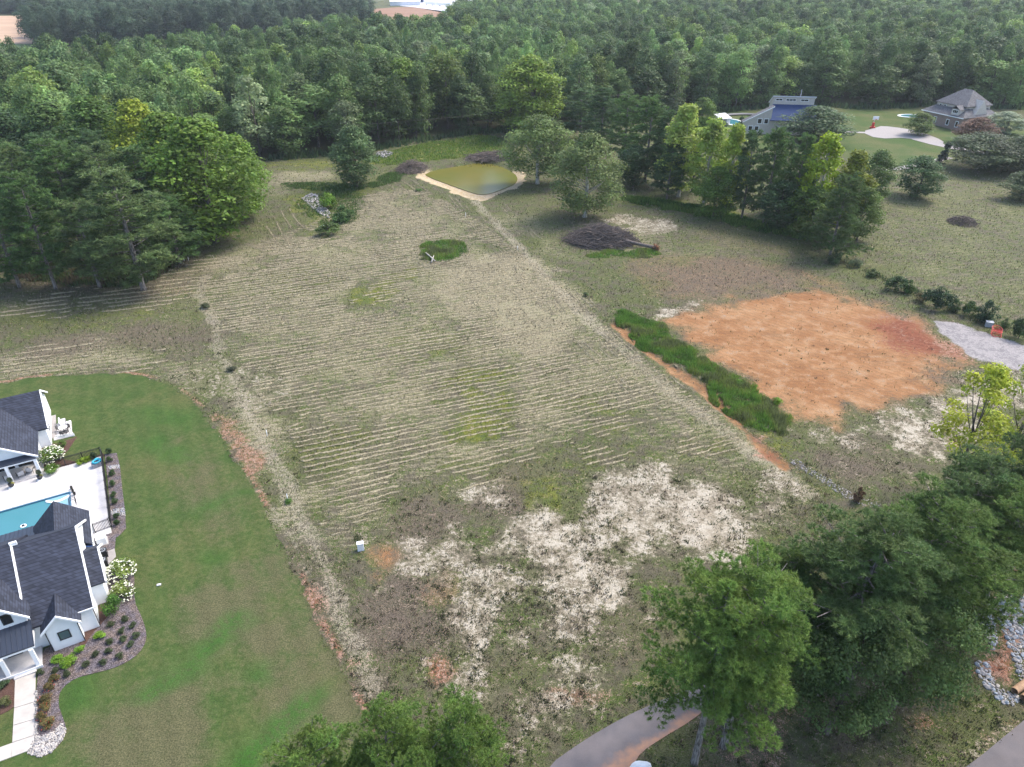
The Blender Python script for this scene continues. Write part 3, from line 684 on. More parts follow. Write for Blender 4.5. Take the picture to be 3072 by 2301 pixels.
# near pines (tens of metres away), middle distance and far woods
for i in range(3): proto_pine('pine_near%d' % i, 11 + i, 20, 10.0, 7.0, 44, 40, 20, .27, .044, .27, spread=.082)
for i in range(3): proto_pine('pine_mid%d' % i, 31 + i, 22, 9.5, 2.6, 60, 11, 13, .5, .13, .26, spread=.082)
for i in range(2): proto_pine('pine_slim%d' % i, 41 + i, 20, 8.0, 2.4, 56, 11, 13, .48, .13, .24, spread=.09)
proto_pine('pine_cone', 47, 18, 11, 1.5, 64, 13, 13, .46, .11, .24, spread=.075, prof=lambda t: np.clip(1.05 - t * .72, .2, 1))
for i in range(3): proto_decid('oak_mid%d' % i, 51 + i, 20, 13, .5, 90, 8500, .30, prof_round)
for i in range(2): proto_decid('gum_mid%d' % i, 61 + i, 22, 8.5, 1.2, 70, 6000, .30, prof_oval, bark='pale_bark', inner=.2)
for i in range(2): proto_decid('maple%d' % i, 71 + i, 24, 13, .6, 110, 9500, .30, prof_oval)
for i in range(9): proto_decid('wood%d' % i, 81 + i, 24, 12.5, .5 + .4 * (i % 3), (34, 46, 26)[i % 3], 3000, .40, (prof_round, prof_oval, prof_round)[i % 3], tr=.28, k=9, cr=((.15, .25), (.10, .2), (.17, .3))[i % 3])
for i in range(2): proto_decid('open_gum%d' % i, 91 + i, 17, 9, 4.0, 34, 3600, .17, prof_oval, tr=.2, cr=(.07, .13))
proto_decid('willowoak0', 95, 20, 13.5, .8, 60, 12000, .24, prof_round, tr=.4, bark='pale_bark', cr=(.13, .21))
proto_decid('willowoak1', 96, 20, 13.5, .8, 60, 12000, .24, prof_oval, tr=.4, bark='pale_bark', cr=(.13, .2))
for i in range(3): proto_decid('bush%d' % i, 101 + i, 1.0, 1.3, .02, 22, 1500, .05, prof_round, tr=.03, k=6, cr=(.13, .22))
for i in range(2): proto_decid('shrub_far%d' % i, 105 + i, 3.0, 4.0, .05, 26, 1500, .16, prof_round, tr=.08, k=6)
for i in range(2): proto_decid('oak_near%d' % i, 111 + i, 12, 8, 1.5, 70, 15000, .115, prof_round, tr=.2, cr=(.09, .16))
proto_decid('cypress', 108, 5.0, 1.5, .1, 40, 1500, .12, prof_cone, tr=.08, k=4, cr=(.12, .2))

def place(key, x, y, h, wd, name, label, cat, color, group=None, rot=None, z=0.0, tilt=(0, 0), parts=('trunk', 'crown')):
    cr_, tr_, H, W = PROTO[key]
    root = empty(name, (x, y, z), random.uniform(0, 6.28) if rot is None else rot)
    root.rotation_euler[0] = tilt[0]; root.rotation_euler[1] = tilt[1]
    root.scale = (wd / W, wd / W, h / H)
    link(parts[0], tr_, root); c = link(parts[1], cr_, root); c.color = (*color, 1)
    return tag(root, label, cat, group)
random.seed(4)
def tree(key, bx, by, top, wpx, name, label, color, cat='tree', group=None, **kw):
    x, y = G(bx, by); h = height_at(x, y, top); wd = wpx * mpp(x, y, h * .5)
    return place(key, x, y, h, wd, name, label, cat, color, group, **kw)

PINE = (.056, .098, .038); PINE_D = (.046, .080, .038); PINE_G = (.072, .105, .048)
GREEN = (.052, .092, .026); DEEP = (.034, .062, .030); LIME = (.125, .165, .022); YELLOW = (.20, .19, .025); OLIVE = (.095, .115, .022); SAGE = (.075, .105, .048)
NEARP = (.085, .135, .040)
# ---- near pines, lower right and bottom edge
g_ = 'tall pines near the camera'
tree('pine_near0', 2083, 2288, 1752, 430, 'pine_tree', 'bright green pine with bare grey trunk beside the driveway end', (.098, .150, .044), group=g_, rot=.4)
tree('pine_near1', 2170, 2238, 1700, 470, 'pine_tree', 'pine right behind the driveway pine, its stout trunk foot on red pine straw', NEARP, group=g_, rot=2.0)
tree('pine_near2', 2440, 2090, 1580, 540, 'pine_tree', 'broad dark pine in the middle of the lower right cluster', (.058, .092, .038), group=g_, rot=1.0)
tree('pine_near0', 2640, 2010, 1500, 520, 'pine_tree', 'green pine between the broad dark pine and the grey riprap', (.068, .108, .036), group=g_, rot=3.6)
tree('pine_near1', 2790, 1800, 1385, 400, 'pine_tree', 'bluish green pine below the stony ditch on the right', (.060, .094, .042), group=g_, rot=4.4)
tree('pine_near2', 3000, 1730, 1240, 330, 'pine_tree', 'tallest dark pine at the right edge in front of the yellowing gum', (.050, .078, .038), group=g_, rot=5.3)
tree('pine_near1', 2900, 1905, 1480, 380, 'pine_tree', 'pine reaching over the upper end of the grey riprap', (.070, .110, .036), group=g_, rot=.9)
tree('pine_near0', 2290, 2010, 1660, 260, 'pine_tree', 'smaller pine peeping out behind the driveway pines', (.058, .094, .034), group=g_, rot=5.0)
for (px, py, zz, wd, rot, lab) in [(1395, 2135, 15.5, 7.2, .3, 'pine crown rising from the bottom edge, right of the bottom pair'), (1130, 2160, 15, 7.4, 2.2, 'pine crown rising from the bottom edge, tallest of the left group'), (905, 2215, 15, 7.5, 4.0, 'pine crown cut by the bottom edge beside the lawn'), (1270, 2230, 14, 6.5, 1.2, 'lower pine crown between the two bottom peaks')]:
    x, y = G(px, py, zz); place('pine_near%d' % (int(rot) % 3), x, y, zz, wd, 'pine_tree', lab, 'tree', NEARP, g_, rot)
tree('oak_near0', 2480, 2200, 1830, 330, 'oak_tree', 'grey green oak in the shade below the broad dark pine', (.062, .095, .040))
tree('oak_near1', 2680, 2120, 1760, 330, 'oak_tree', 'grey green oak left of the lower riprap band', (.058, .092, .036), rot=1.1)
tree('oak_near0', 2330, 2120, 1790, 260, 'oak_tree', 'dim oak directly behind the driveway pines', (.050, .085, .032), rot=2.3)
tree('pine_near2', 2540, 2060, 1620, 380, 'pine_tree', 'pine between the broad dark pine and the riprap pine', (.058, .094, .034), group=g_, rot=2.7)
tree('pine_near0', 2740, 1930, 1540, 380, 'pine_tree', 'pine leaning over the middle of the right cluster', (.064, .102, .036), group=g_, rot=1.9)
tree('open_gum0', 2830, 1500, 1090, 270, 'sweetgum_tree', 'open sweetgum with yellow green leaves at the right edge beside the sand', (.19, .215, .03), rot=.5)
tree('open_gum1', 2975, 1480, 1080, 280, 'sweetgum_tree', 'yellow green sweetgum cut by the right frame edge', (.17, .205, .03), rot=2.5)
x, y = G(3062, 1790); place('open_gum1', x, y, 9, 5, 'sweetgum_tree', 'small yellowing sweetgum at the right edge above the riprap', 'tree', (.19, .18, .025))

# ---- left stand: pines in front, maples behind
g_ = 'pines of the left stand'
for i, (bx, by, top, wp, c, lab) in enumerate([
    (60, 862, 560, 210, PINE, 'leftmost front pine of the left stand'), (168, 866, 520, 190, PINE, 'slender pine with two bare leaning stems in the left stand'), (300, 862, 600, 200, PINE_G, 'low front pine between the bare stems and the broad pine'),
    (432, 872, 505, 300, PINE_G, 'broad front pine with dead branches at the tip of the left stand'), (540, 790, 590, 190, PINE, 'right outer pine of the left stand, touching the big maple'), (20, 770, 470, 220, PINE_G, 'second row pine at the left frame edge'),
    (130, 760, 430, 210, PINE_G, 'second row pine above the bare stems'), (250, 750, 420, 230, PINE, 'second row pine in the centre of the left stand'), (370, 745, 425, 220, PINE_G, 'second row pine above the broad front pine'), (470, 735, 440, 210, PINE, 'second row pine nearest the maple'), (-70, 800, 470, 240, PINE, 'pine half outside the left frame edge'),
    (60, 690, 420, 220, PINE_D, 'rear pine at the far left'), (200, 680, 400, 200, PINE_D, 'rear pine at the centre of the left stand'), (330, 670, 395, 200, PINE_D, 'rear pine next to the maples')]):
    tree('pine_mid%d' % (i % 3), bx, by, top, wp, 'pine_tree', lab, c, group=g_)
g_ = 'maples beside the left pines'
for i, (bx, by, top, wp, c, lab) in enumerate([
    (650, 728, 345, 330, (.070, .115, .022), 'largest green maple at the right tip of the left stand'), (745, 655, 400, 190, (.075, .125, .022), 'rightmost maple of the left stand, overhanging the mown rows'), (560, 690, 330, 260, (.068, .11, .022), 'maple between the largest maple and the pines'),
    (470, 610, 292, 230, (.13, .16, .022), 'yellow green maple top behind the pines'), (600, 600, 360, 240, (.07, .115, .022), 'rear maple behind the largest maple'), (340, 590, 285, 260, GREEN, 'dark rounded tree behind the second row pines'), (210, 570, 300, 250, (.05, .085, .028), 'dark broad tree left of the rounded one'), (70, 575, 330, 260, DEEP, 'dark tree at the left edge behind the pines')]):
    tree('maple%d' % (i % 2), bx, by, top, wp, 'maple_tree', lab, c, group=g_)
tree('oak_mid0', 560, 745, 640, 130, 'small_oak', 'low dark tree under the largest maple', DEEP)

# ---- lone trees in the field
tree('oak_mid1', 1072, 562, 376, 165, 'oak_tree', 'lone dark green tree left of the pond', (.048, .078, .036))
tree('willowoak0', 1612, 552, 336, 215, 'oak_tree', 'round willow oak touching the right bank of the pond', (.075, .108, .042))
tree('willowoak1', 1755, 652, 395, 235, 'oak_tree', 'willow oak standing alone in front of the round one', (.080, .108, .045))
tree('oak_mid2', 1590, 410, 165, 215, 'poplar_tree', 'bright green tall tree behind the willow oaks', (.10, .145, .03))
tree('maple1', 1222, 400, 170, 190, 'poplar_tree', 'light green tall tree at the woods edge above the pond', (.082, .125, .03))
tree('maple0', 1000, 420, 235, 130, 'poplar_tree', 'green tree at the woods edge left of the light green one', (.062, .098, .024))

# ---- row along the right fence line
g_ = 'trees along the right fence line'
for i, (key, bx, by, top, wp, c, lab, nm) in enumerate([
    ('pine_mid0', 1740, 420, 268, 130, PINE_D, 'dark pine behind the willow oaks, left end of the fence row', 'pine_tree'), ('pine_mid1', 1800, 455, 265, 130, PINE_D, 'second dark pine from the left end of the fence row', 'pine_tree'), ('pine_mid2', 1870, 500, 280, 130, PINE, 'third dark pine of the fence row', 'pine_tree'),
    ('pine_mid0', 1935, 545, 285, 140, PINE, 'pine just left of the pale yellow gum', 'pine_tree'), ('gum_mid0', 2035, 590, 312, 140, (.185, .235, .06), 'pale yellow gum with white stems, brightest of the row', 'sweetgum_tree'), ('gum_mid1', 2110, 615, 345, 120, (.14, .19, .042), 'yellow green gum right of the pale yellow one', 'sweetgum_tree'),
    ('gum_mid0', 2175, 640, 372, 105, (.15, .20, .034), 'slim yellow gum in front of the modern house', 'sweetgum_tree'), ('pine_slim0', 2225, 655, 390, 105, PINE_D, 'dark pine right of the slim yellow gum', 'pine_tree'), ('pine_slim1', 2290, 668, 378, 115, PINE, 'pine in the middle of the fence row', 'pine_tree'),
    ('pine_slim0', 2365, 680, 400, 95, PINE, 'bluish pine left of the lime green tree', 'pine_tree'), ('gum_mid1', 2432, 695, 388, 130, (.14, .19, .018), 'lime green tree, most vivid of the fence row', 'sweetgum_tree'), ('gum_mid0', 2520, 700, 452, 120, (.105, .125, .02), 'olive yellow tree right of the lime green one', 'sweetgum_tree'),
    ('pine_cone', 2490, 765, 520, 180, (.046, .075, .03), 'front pine with pale bare trunk at the end of the fence row', 'pine_tree'), ('oak_mid2', 2610, 610, 450, 120, (.06, .095, .035), 'green oak leaning out at the right end of the row', 'oak_tree'), ('pine_slim1', 2000, 600, 420, 110, PINE_D, 'low dark pine under the pale yellow gum', 'pine_tree'),
    ('pine_slim0', 1985, 560, 330, 100, PINE_D, 'dark pine behind the pale yellow gum', 'pine_tree'), ('pine_slim1', 2075, 575, 350, 95, PINE, 'pine between the two pale gums', 'pine_tree'), ('pine_slim0', 2330, 640, 415, 95, PINE_D, 'dark pine behind the bluish pine', 'pine_tree'), ('gum_mid1', 2390, 660, 430, 90, (.07, .11, .03), 'green gum just left of the lime green tree', 'sweetgum_tree'), ('oak_mid1', 2570, 720, 560, 110, (.06, .09, .028), 'low tree between the olive tree and the front pine', 'small_tree'),
    ('oak_mid0', 2140, 650, 500, 130, (.055, .095, .022), 'low leafy tree under the slim yellow gum', 'small_tree'), ('oak_mid1', 2330, 690, 540, 150, DEEP, 'dark low tree under the middle pines', 'small_tree'), ('oak_mid2', 2420, 715, 560, 140, (.05, .085, .02), 'low tree under the lime green one', 'small_tree'), ('oak_mid0', 1900, 560, 440, 130, DEEP, 'dark low tree near the willow oaks', 'small_tree')]):
    tree(key, bx, by, top, wp * 1.08, nm, lab, c, group=g_)
# ---- yard trees by the two far houses
tree('oak_mid1', 2440, 428, 318, 205, 'oak_tree', 'dense dark tree hiding the right side of the modern house', (.042, .07, .038))
tree('oak_mid0', 2105, 372, 292, 90, 'oak_tree', 'small round tree behind the pale yellow gum', (.06, .10, .024))
tree('oak_mid2', 2745, 592, 468, 150, 'oak_tree', 'dark leafy tree at the meadow edge below the lawn', (.042, .078, .036))
tree('oak_mid0', 2752, 405, 338, 95, 'small_tree', 'low spreading tree beside the concrete court', (.068, .10, .034))
tree('willowoak0', 2950, 505, 398, 255, 'hedge_tree', 'large dark hedge tree at the meadow edge on the right', (.042, .06, .036))
tree('willowoak1', 3070, 515, 402, 215, 'hedge_tree', 'large dark hedge tree at the right frame edge', (.042, .06, .036))
tree('oak_mid1', 2920, 430, 352, 120, 'crape_myrtle', 'crape myrtle with dull pink bloom before the brick house', (.09, .055, .05))
tree('oak_mid2', 3010, 400, 335, 110, 'crape_myrtle', 'pale blooming crape myrtle beside the brick house', (.16, .19, .16))
tree('oak_mid0', 3060, 600, 515, 130, 'small_tree', 'low grey green tree in the meadow at the right edge', (.055, .075, .045))
tree('cypress', 2815, 505, 425, 42, 'cypress_tree', 'narrow dark cypress leaning beside the lower drive', (.035, .05, .04), tilt=(0, .12))
tree('shrub_far0', 2155, 395, 355, 45, 'garden_shrub', 'grey green shrub beside the white shed', (.05, .07, .055), 'shrub')
tree('shrub_far1', 2220, 390, 350, 36, 'garden_shrub', 'dark shrub between pool and modern house', (.032, .055, .035), 'shrub')
# ---- bushes of the right fence line
g_ = 'bushes along the right fence line'
for i, (bx, by, top, wp, c, lab) in enumerate([
    (2685, 872, 830, 70, (.03, .055, .026), 'bush halfway along the right fence line'), (2722, 880, 840, 40, (.04, .07, .025), 'small bush touching the halfway bush'), (2808, 925, 862, 80, (.026, .046, .028), 'largest dark bush of the right fence line'), (2860, 935, 898, 45, (.034, .058, .026), 'small bush right of the largest one'),
    (2905, 948, 905, 50, (.034, .06, .024), 'bush between the small bush and the grey box'), (2950, 965, 903, 66, (.025, .045, .028), 'dark bush in front of which the grey box stands'), (3055, 1015, 955, 60, (.03, .05, .024), 'bush right of the red pipe coil'), (2500, 792, 745, 48, (.03, .05, .026), 'bush at the foot of the front fence pine'), (2565, 800, 775, 40, (.07, .09, .06), 'pale weedy bush below the front fence pine'), (2615, 830, 806, 44, (.045, .065, .03), 'low bush left of the halfway bush'), (2760, 905, 880, 45, (.07, .06, .035), 'brownish low bush left of the largest one'), (3010, 985, 955, 30, (.04, .06, .026), 'small bush above the red pipe coil')]):
    tree('shrub_far%d' % (i % 2), bx, by, top, wp, 'fence_bush', lab, c, 'bush', g_)
tree('shrub_far0', 985, 625, 578, 62, 'green_bush', 'bright green bush beside the pale rock heap', (.075, .14, .022), 'bush')
tree('shrub_far1', 1030, 665, 618, 75, 'green_bush', 'darker weedy bush below the bright green one', (.045, .085, .032), 'bush')
tree('shrub_far0', 985, 705, 668, 70, 'green_bush', 'low weedy bush by the grey boulder', (.055, .085, .03), 'bush')
tree('shrub_far1', 2570, 1505, 1462, 36, 'dry_bush', 'reddish brown bush on the stony ditch', (.07, .045, .035), 'bush')

# ------------------------------------------------------------------ woods
rng = np.random.default_rng(77)
EDGE = [G(*p) for p in [(-400, 560), (0, 520), (300, 520), (560, 505), (700, 487), (800, 478), (950, 468), (1100, 452), (1250, 428), (1400, 402), (1500, 396), (1700, 385), (1900, 362), (2100, 340), (2300, 322), (2450, 314), (2560, 326), (2700, 322), (2800, 316), (2950, 322), (3072, 326), (3500, 330)]]
ex = np.array([p[0] for p in EDGE]); ey = np.array([p[1] for p in EDGE])
def far_limit(px):                                            # distance where the near woods end, by viewing column
    return np.interp(px, [-500, 0, 300, 600, 900, 1080, 1130, 1330, 1380, 3600], [340, 345, 370, 400, 470, 560, 520, 520, 760, 760])
cand = []
gx = np.arange(-520, 620, 8.2)
for x0 in gx:
    for y0 in np.arange(200, 800, 8.2):
        x = x0 + rng.uniform(-4.8, 4.8); y = y0 + rng.uniform(-4.8, 4.8)
        d = y - np.interp(x, ex, ey)
        px = proj(x, y, 20)[0]
        if d < 0 or px < -330 or px > 3400 or y > far_limit(px) * 1.0: continue
        cand.append((x, y, d, px))
# the darker far woods beyond the left fields
for x0 in np.arange(-560, 60, 8.5):
    for y0 in np.arange(520, 980, 8.5):
        x = x0 + rng.uniform(-3.5, 3.5); y = y0 + rng.uniform(-3.5, 3.5); px, py = proj(x, y, 0)
        if px < np.interp(py, [-40, 48, 130, 160], [150, 128, 92, 140]) or px > 1110: continue
        if y < np.interp(px, [90, 600, 1100], [545, 600, 720]): continue
        cand.append((x, y, 200 + y - 500, px))
# tree line behind the far left field and around the yard buildings
for x0 in np.arange(-760, 160, 9):
    for y0 in np.arange(900, 1080, 9):
        x = x0 + rng.uniform(-3.5, 3.5); y = y0 + rng.uniform(-3.5, 3.5); px, py = proj(x, y, 0)
        if px < 150 and 905 < y: cand.append((x, y, 600, px))
cand = [c for c in cand]
order = sorted(range(len(cand)), key=lambda i: math.hypot(cand[i][0], cand[i][1]) + (0 if cand[i][2] < 9 else 60))
def tint(x, y, r, far):
    k = r.random(); b = float(vnoise(np.array([x + 900.]), np.array([y]), 45, 5)[0])
    if far: c = np.array((.034, .054, .036)) * r.uniform(.8, 1.25)
    elif k < .30: c = np.array((.044, .070, .034)) * r.uniform(.8, 1.3)
    elif k < .88: c = np.array((.056, .088, .036)) * r.uniform(.8, 1.3)
    elif k < .95: c = np.array((.085, .120, .038)) * r.uniform(.9, 1.25)
    else: c = np.array((.085, .108, .068)) * r.uniform(.9, 1.2)
    return tuple(c * (.8 + .75 * b) * r.uniform(.75, 1.3))
NIND = 300
seg = lambda px: 'behind the left stand' if px < 760 else ('behind the pond' if px < 1560 else ('behind the fence row' if px < 2080 else ('behind the modern house' if px < 2560 else 'behind the brick house')))
stuff_pts = []
for rank, i in enumerate(order):
    x, y, d, px = cand[i]; far = d > 195 and px < 1120 and y > 500
    h = rng.uniform(17.5, 28) * (.92 if d < 8 else 1); wd = rng.choice([rng.uniform(8, 12), rng.uniform(12, 20)])
    if d < 8 and rng.random() < .3: h *= .78
    c = tint(x, y, rng, far)
    if rank < NIND:
        s_ = seg(px); row = 'front row' if d < 9 else 'inner rows'
        place('wood%d' % rng.integers(0, 9), x, y, h, wd, 'woodland_tree', 'green hardwood in the %s of the woods %s' % (row, s_), 'tree', c, 'hardwoods in the %s of the woods %s' % (row, s_), rot=rng.uniform(0, 6.28))
    else: stuff_pts.append((x, y, h, wd, c))
def woods_stuff(pts):
    V = np.array([(p[0], p[1], 0) for p in pts]); n = len(V)
    me = bpy.data.meshes.new('far_woods'); me.from_pydata([tuple(v) for v in V], [], [])
    sca = np.array([(p[3] / 12.5, p[3] / 12.5, p[2] / 24) for p in pts]); rot = rng.uniform(0, 6.28, n); ti = np.array([(*p[4], 1) for p in pts]); idx = rng.integers(0, 9, n)
    a = me.attributes.new('tsc', 'FLOAT_VECTOR', 'POINT'); a.data.foreach_set('vector', sca.astype(np.float32).ravel())
    a = me.attributes.new('trot', 'FLOAT_VECTOR', 'POINT'); a.data.foreach_set('vector', np.stack([0 * rot, 0 * rot, rot], 1).astype(np.float32).ravel())
    a = me.attributes.new('tint', 'FLOAT_COLOR', 'POINT'); a.data.foreach_set('color', ti.astype(np.float32).ravel())
    a = me.attributes.new('tid', 'INT', 'POINT'); a.data.foreach_set('value', idx.astype(np.int32))
    o = link('far_woods', me); tag(o, 'dense mass of far treetops stretching to the top of the view', 'woods', None, 'stuff')
    protoc = bpy.data.collections.new('woods_kinds')
    for i in range(9):
        cm = PROTO['wood%d' % i][0].copy(); cm.materials.clear(); cm.materials.append(MAT['canopy_leaves'])
        po = bpy.data.objects.new('canopy_kind_%d' % i, cm); protoc.objects.link(po)
    ng = bpy.data.node_groups.new('far_woods', 'GeometryNodeTree')
    ng.interface.new_socket('Geometry', in_out='INPUT', socket_type='NodeSocketGeometry'); ng.interface.new_socket('Geometry', in_out='OUTPUT', socket_type='NodeSocketGeometry')
    nd = ng.nodes; L = ng.links; gi = nd.new('NodeGroupInput'); go = nd.new('NodeGroupOutput')
    m2p = nd.new('GeometryNodeMeshToPoints'); L.new(gi.outputs[0], m2p.inputs[0])
    iop = nd.new('GeometryNodeInstanceOnPoints'); ci = nd.new('GeometryNodeCollectionInfo'); ci.inputs[0].default_value = protoc; ci.inputs[1].default_value = True; ci.inputs[2].default_value = True
    L.new(m2p.outputs[0], iop.inputs['Points']); L.new(ci.outputs[0], iop.inputs['Instance']); iop.inputs['Pick Instance'].default_value = True
    def na(name, typ):
        q = nd.new('GeometryNodeInputNamedAttribute'); q.data_type = typ; q.inputs[0].default_value = name; return q.outputs[0]
    L.new(na('tid', 'INT'), iop.inputs['Instance Index'])
    e2r = nd.new('FunctionNodeEulerToRotation'); L.new(na('trot', 'FLOAT_VECTOR'), e2r.inputs[0]); L.new(e2r.outputs[0], iop.inputs['Rotation'])
    L.new(na('tsc', 'FLOAT_VECTOR'), iop.inputs['Scale']); L.new(iop.outputs[0], go.inputs[0])
    md = o.modifiers.new('woods', 'NODES'); md.node_group = ng
woods_stuff(stuff_pts)
print('woods', len(cand), 'stuff', len(stuff_pts))
# ------------------------------------------------------------------ ground cover lying and growing on the field
def lookup(x, y):
    i = np.clip(np.searchsorted(GRID['ys'], y), 0, len(GRID['ys']) - 1); j = np.clip(np.searchsorted(GRID['xs'], x), 0, len(GRID['xs']) - 1)
    return GRID['m'][i * len(GRID['xs']) + j]
def ray_scatter(r, n, y0=330, y1=2330, x0=-60, x1=3130, power=1.0):
    """points spread evenly over the visible ground, thinning with distance"""
    py = y0 + (y1 - y0) * r.random(n) ** power; px = r.uniform(x0, x1, n)
    a = (px - 1536.0) / FPX; b = (1150.5 - py) / FPX
    dz = -math.sin(PITCH) + b * math.cos(PITCH); t = -CAMH / dz
    return a * t, (math.cos(PITCH) + b * math.sin(PITCH)) * t
HOUSE_ZONE = [G(*p) for p in [(-200, 1150), (170, 1150), (180, 1330), (320, 1340), (390, 1620), (350, 1800), (450, 1900), (440, 2000), (200, 2080), (210, 2280), (-200, 2500)]]
COURT = PO([(1860, 285), (1895, 275), (1905, 272), (1950, 277), (1990, 285), (2040, 305), (2035, 312), (1960, 297), (1895, 300)])
r4 = np.random.default_rng(5)
def windrows():
    V = []; F = []; base = 0; bl = []
    sets = [(HAY[0][0], ROWDIR, ROWSP, 1.0), (HAY[2][0], ROWDIR - .06, 2.0, .7), (chaikin(PO([(585, 470), (640, 400), (660, 470), (690, 520), (600, 540), (560, 520)]), 1), math.radians(-64), 2.6, .9), (chaikin(PO([(770, 430), (840, 390), (900, 385), (1000, 440), (960, 470), (860, 480), (760, 490)]), 1), math.radians(-62), 2.6, .9),
            (chaikin(PO([(430, 560), (640, 500), (440, 660), (0, 700), (0, 660)]), 1), ROWDIR - .05, 2.0, .6)]
    for poly, ang, sp, dens in sets:
        p = np.array(poly); c = p.mean(0); u = np.array((math.cos(ang), math.sin(ang))); v = np.array((-u[1], u[0]))
        s_ = (p - c) @ v; t_ = (p - c) @ u
        for k, s0 in enumerate(np.arange(s_.min(), s_.max(), sp)):
            tt = np.arange(t_.min(), t_.max(), .34); off = s0 + wob(tt, tt * 0 + k * 13, .35, 9, 31) + wob(tt, tt * 0 + k * 7, .12, 1.2, 33)
            X = c[0] + u[0] * tt + v[0] * off; Y = c[1] + u[1] * tt + v[1] * off
            ins = inpoly(X, Y, poly) & (vnoise(X, Y, 6, 41) + .6 * vnoise(X, Y, 2, 43) > .62 + .25 * (1 - dens)) & ~inpoly(X, Y, POND_B)
            m = lookup(X, Y); ins &= (m[:, 4] < .75 + .2 * r4.random(len(X))) & (m[:, 0] < .3)
            for i in range(len(tt) - 1):
                if not (ins[i] and ins[i + 1]): continue
            idx = np.nonzero(ins)[0]
            if len(idx) < 3: continue
            w_ = (.07 + .15 * r4.random(len(tt))) * (.5 + .9 * vnoise(X, Y, 4, 47)); h_ = .04 + .1 * r4.random(len(tt))
            run = np.split(idx, np.nonzero(np.diff(idx) > 1)[0] + 1)
            for q in run:
                if len(q) < 3: continue
                w2 = w_[q].copy(); w2[0] = w2[-1] = .02
                L = np.stack([X[q] + v[0] * w2, Y[q] + v[1] * w2, np.full(len(q), .0)], 1); T = np.stack([X[q], Y[q], h_[q] + .05], 1); R = np.stack([X[q] - v[0] * w2, Y[q] - v[1] * w2, np.full(len(q), .0)], 1)
                V.append(np.stack([L, T, R], 1).reshape(-1, 3)); n = len(q)
                I = base + np.arange(n - 1) * 3
                F.append(np.stack([I, I + 1, I + 4, I + 3], 1)); F.append(np.stack([I + 1, I + 2, I + 5, I + 4], 1)); base += n * 3
                bl.append(np.stack([X[q], Y[q], h_[q]], 1))
    for line, offs, dens in [(TRACKS[0][0][:7], np.arange(-6, 7, 1.25), .3), ([(p_[0], p_[1]) for p_ in chaikin(PO([(880, 545), (900, 575), (960, 588), (1015, 570), (1032, 540), (1000, 515)]), 2)], np.arange(0, 5, 1.3), .7)]:
        P_ = np.array(chaikin(line, 3, False)); sg = np.r_[0, np.cumsum(np.hypot(*np.diff(P_, axis=0).T))]; tt = np.arange(0, sg[-1], .34)
        cx_ = np.interp(tt, sg, P_[:, 0]); cy_ = np.interp(tt, sg, P_[:, 1]); dx = np.gradient(cx_); dy = np.gradient(cy_); nn_ = np.hypot(dx, dy); vx, vy = -dy / nn_, dx / nn_
        for k, s0 in enumerate(offs):
            off = s0 + wob(tt, tt * 0 + k * 17 + 5, .3, 8, 51); X = cx_ + vx * off; Y = cy_ + vy * off
            m = lookup(X, Y); ins = (vnoise(X, Y, 6, 61) + .6 * vnoise(X, Y, 2, 63) > .62 + .3 * (1 - dens)) & (m[:, 0] < .2) & (m[:, 2] < .4) & ~inpoly(X, Y, POND_B) & ~inpoly(X, Y, WEEDS)
            idx = np.nonzero(ins)[0]
            if len(idx) < 3: continue
            for q in np.split(idx, np.nonzero(np.diff(idx) > 1)[0] + 1):
                if len(q) < 4: continue
                n = len(q); w2 = (.05 + .12 * r4.random(n)); w2[0] = w2[-1] = .02; h2 = .04 + .08 * r4.random(n)
                L = np.stack([X[q] + vx[q] * w2, Y[q] + vy[q] * w2, np.zeros(n)], 1); T = np.stack([X[q], Y[q], h2 + .04], 1); R = np.stack([X[q] - vx[q] * w2, Y[q] - vy[q] * w2, np.zeros(n)], 1)
                V.append(np.stack([L, T, R], 1).reshape(-1, 3)); I = base + np.arange(n - 1) * 3
                F.append(np.stack([I, I + 1, I + 4, I + 3], 1)); F.append(np.stack([I + 1, I + 2, I + 5, I + 4], 1)); base += n * 3
                bl.append(np.stack([X[q], Y[q], h2], 1))
    me = np_mesh('cut_hay_rows', np.concatenate(V), np.concatenate(F), 'straw')
    tag(link('cut_hay_rows', me), 'pale cut grass lying in parallel mower rows across the field', 'cut hay', None, 'stuff')
    B = np.concatenate(bl); B = np.repeat(B, 12, 0); B[:, :2] += r4.normal(size=(len(B), 2)) * .23; B[:, 2] = np.abs(B[:, 2] * r4.random(len(B)))
    n = len(B); tint_ = np.array((.40, .355, .255)) * r4.uniform(.55, 1.2, (n, 1))
    o = link('loose_straw', blades_mesh('loose_straw', B, r4.uniform(.15, .38, n), r4.uniform(.03, .07, n), r4, tint_ * KG, .98)); tag(o, 'loose straw scattered along the mower rows', 'straw', None, 'stuff')
KG = .85
windrows()

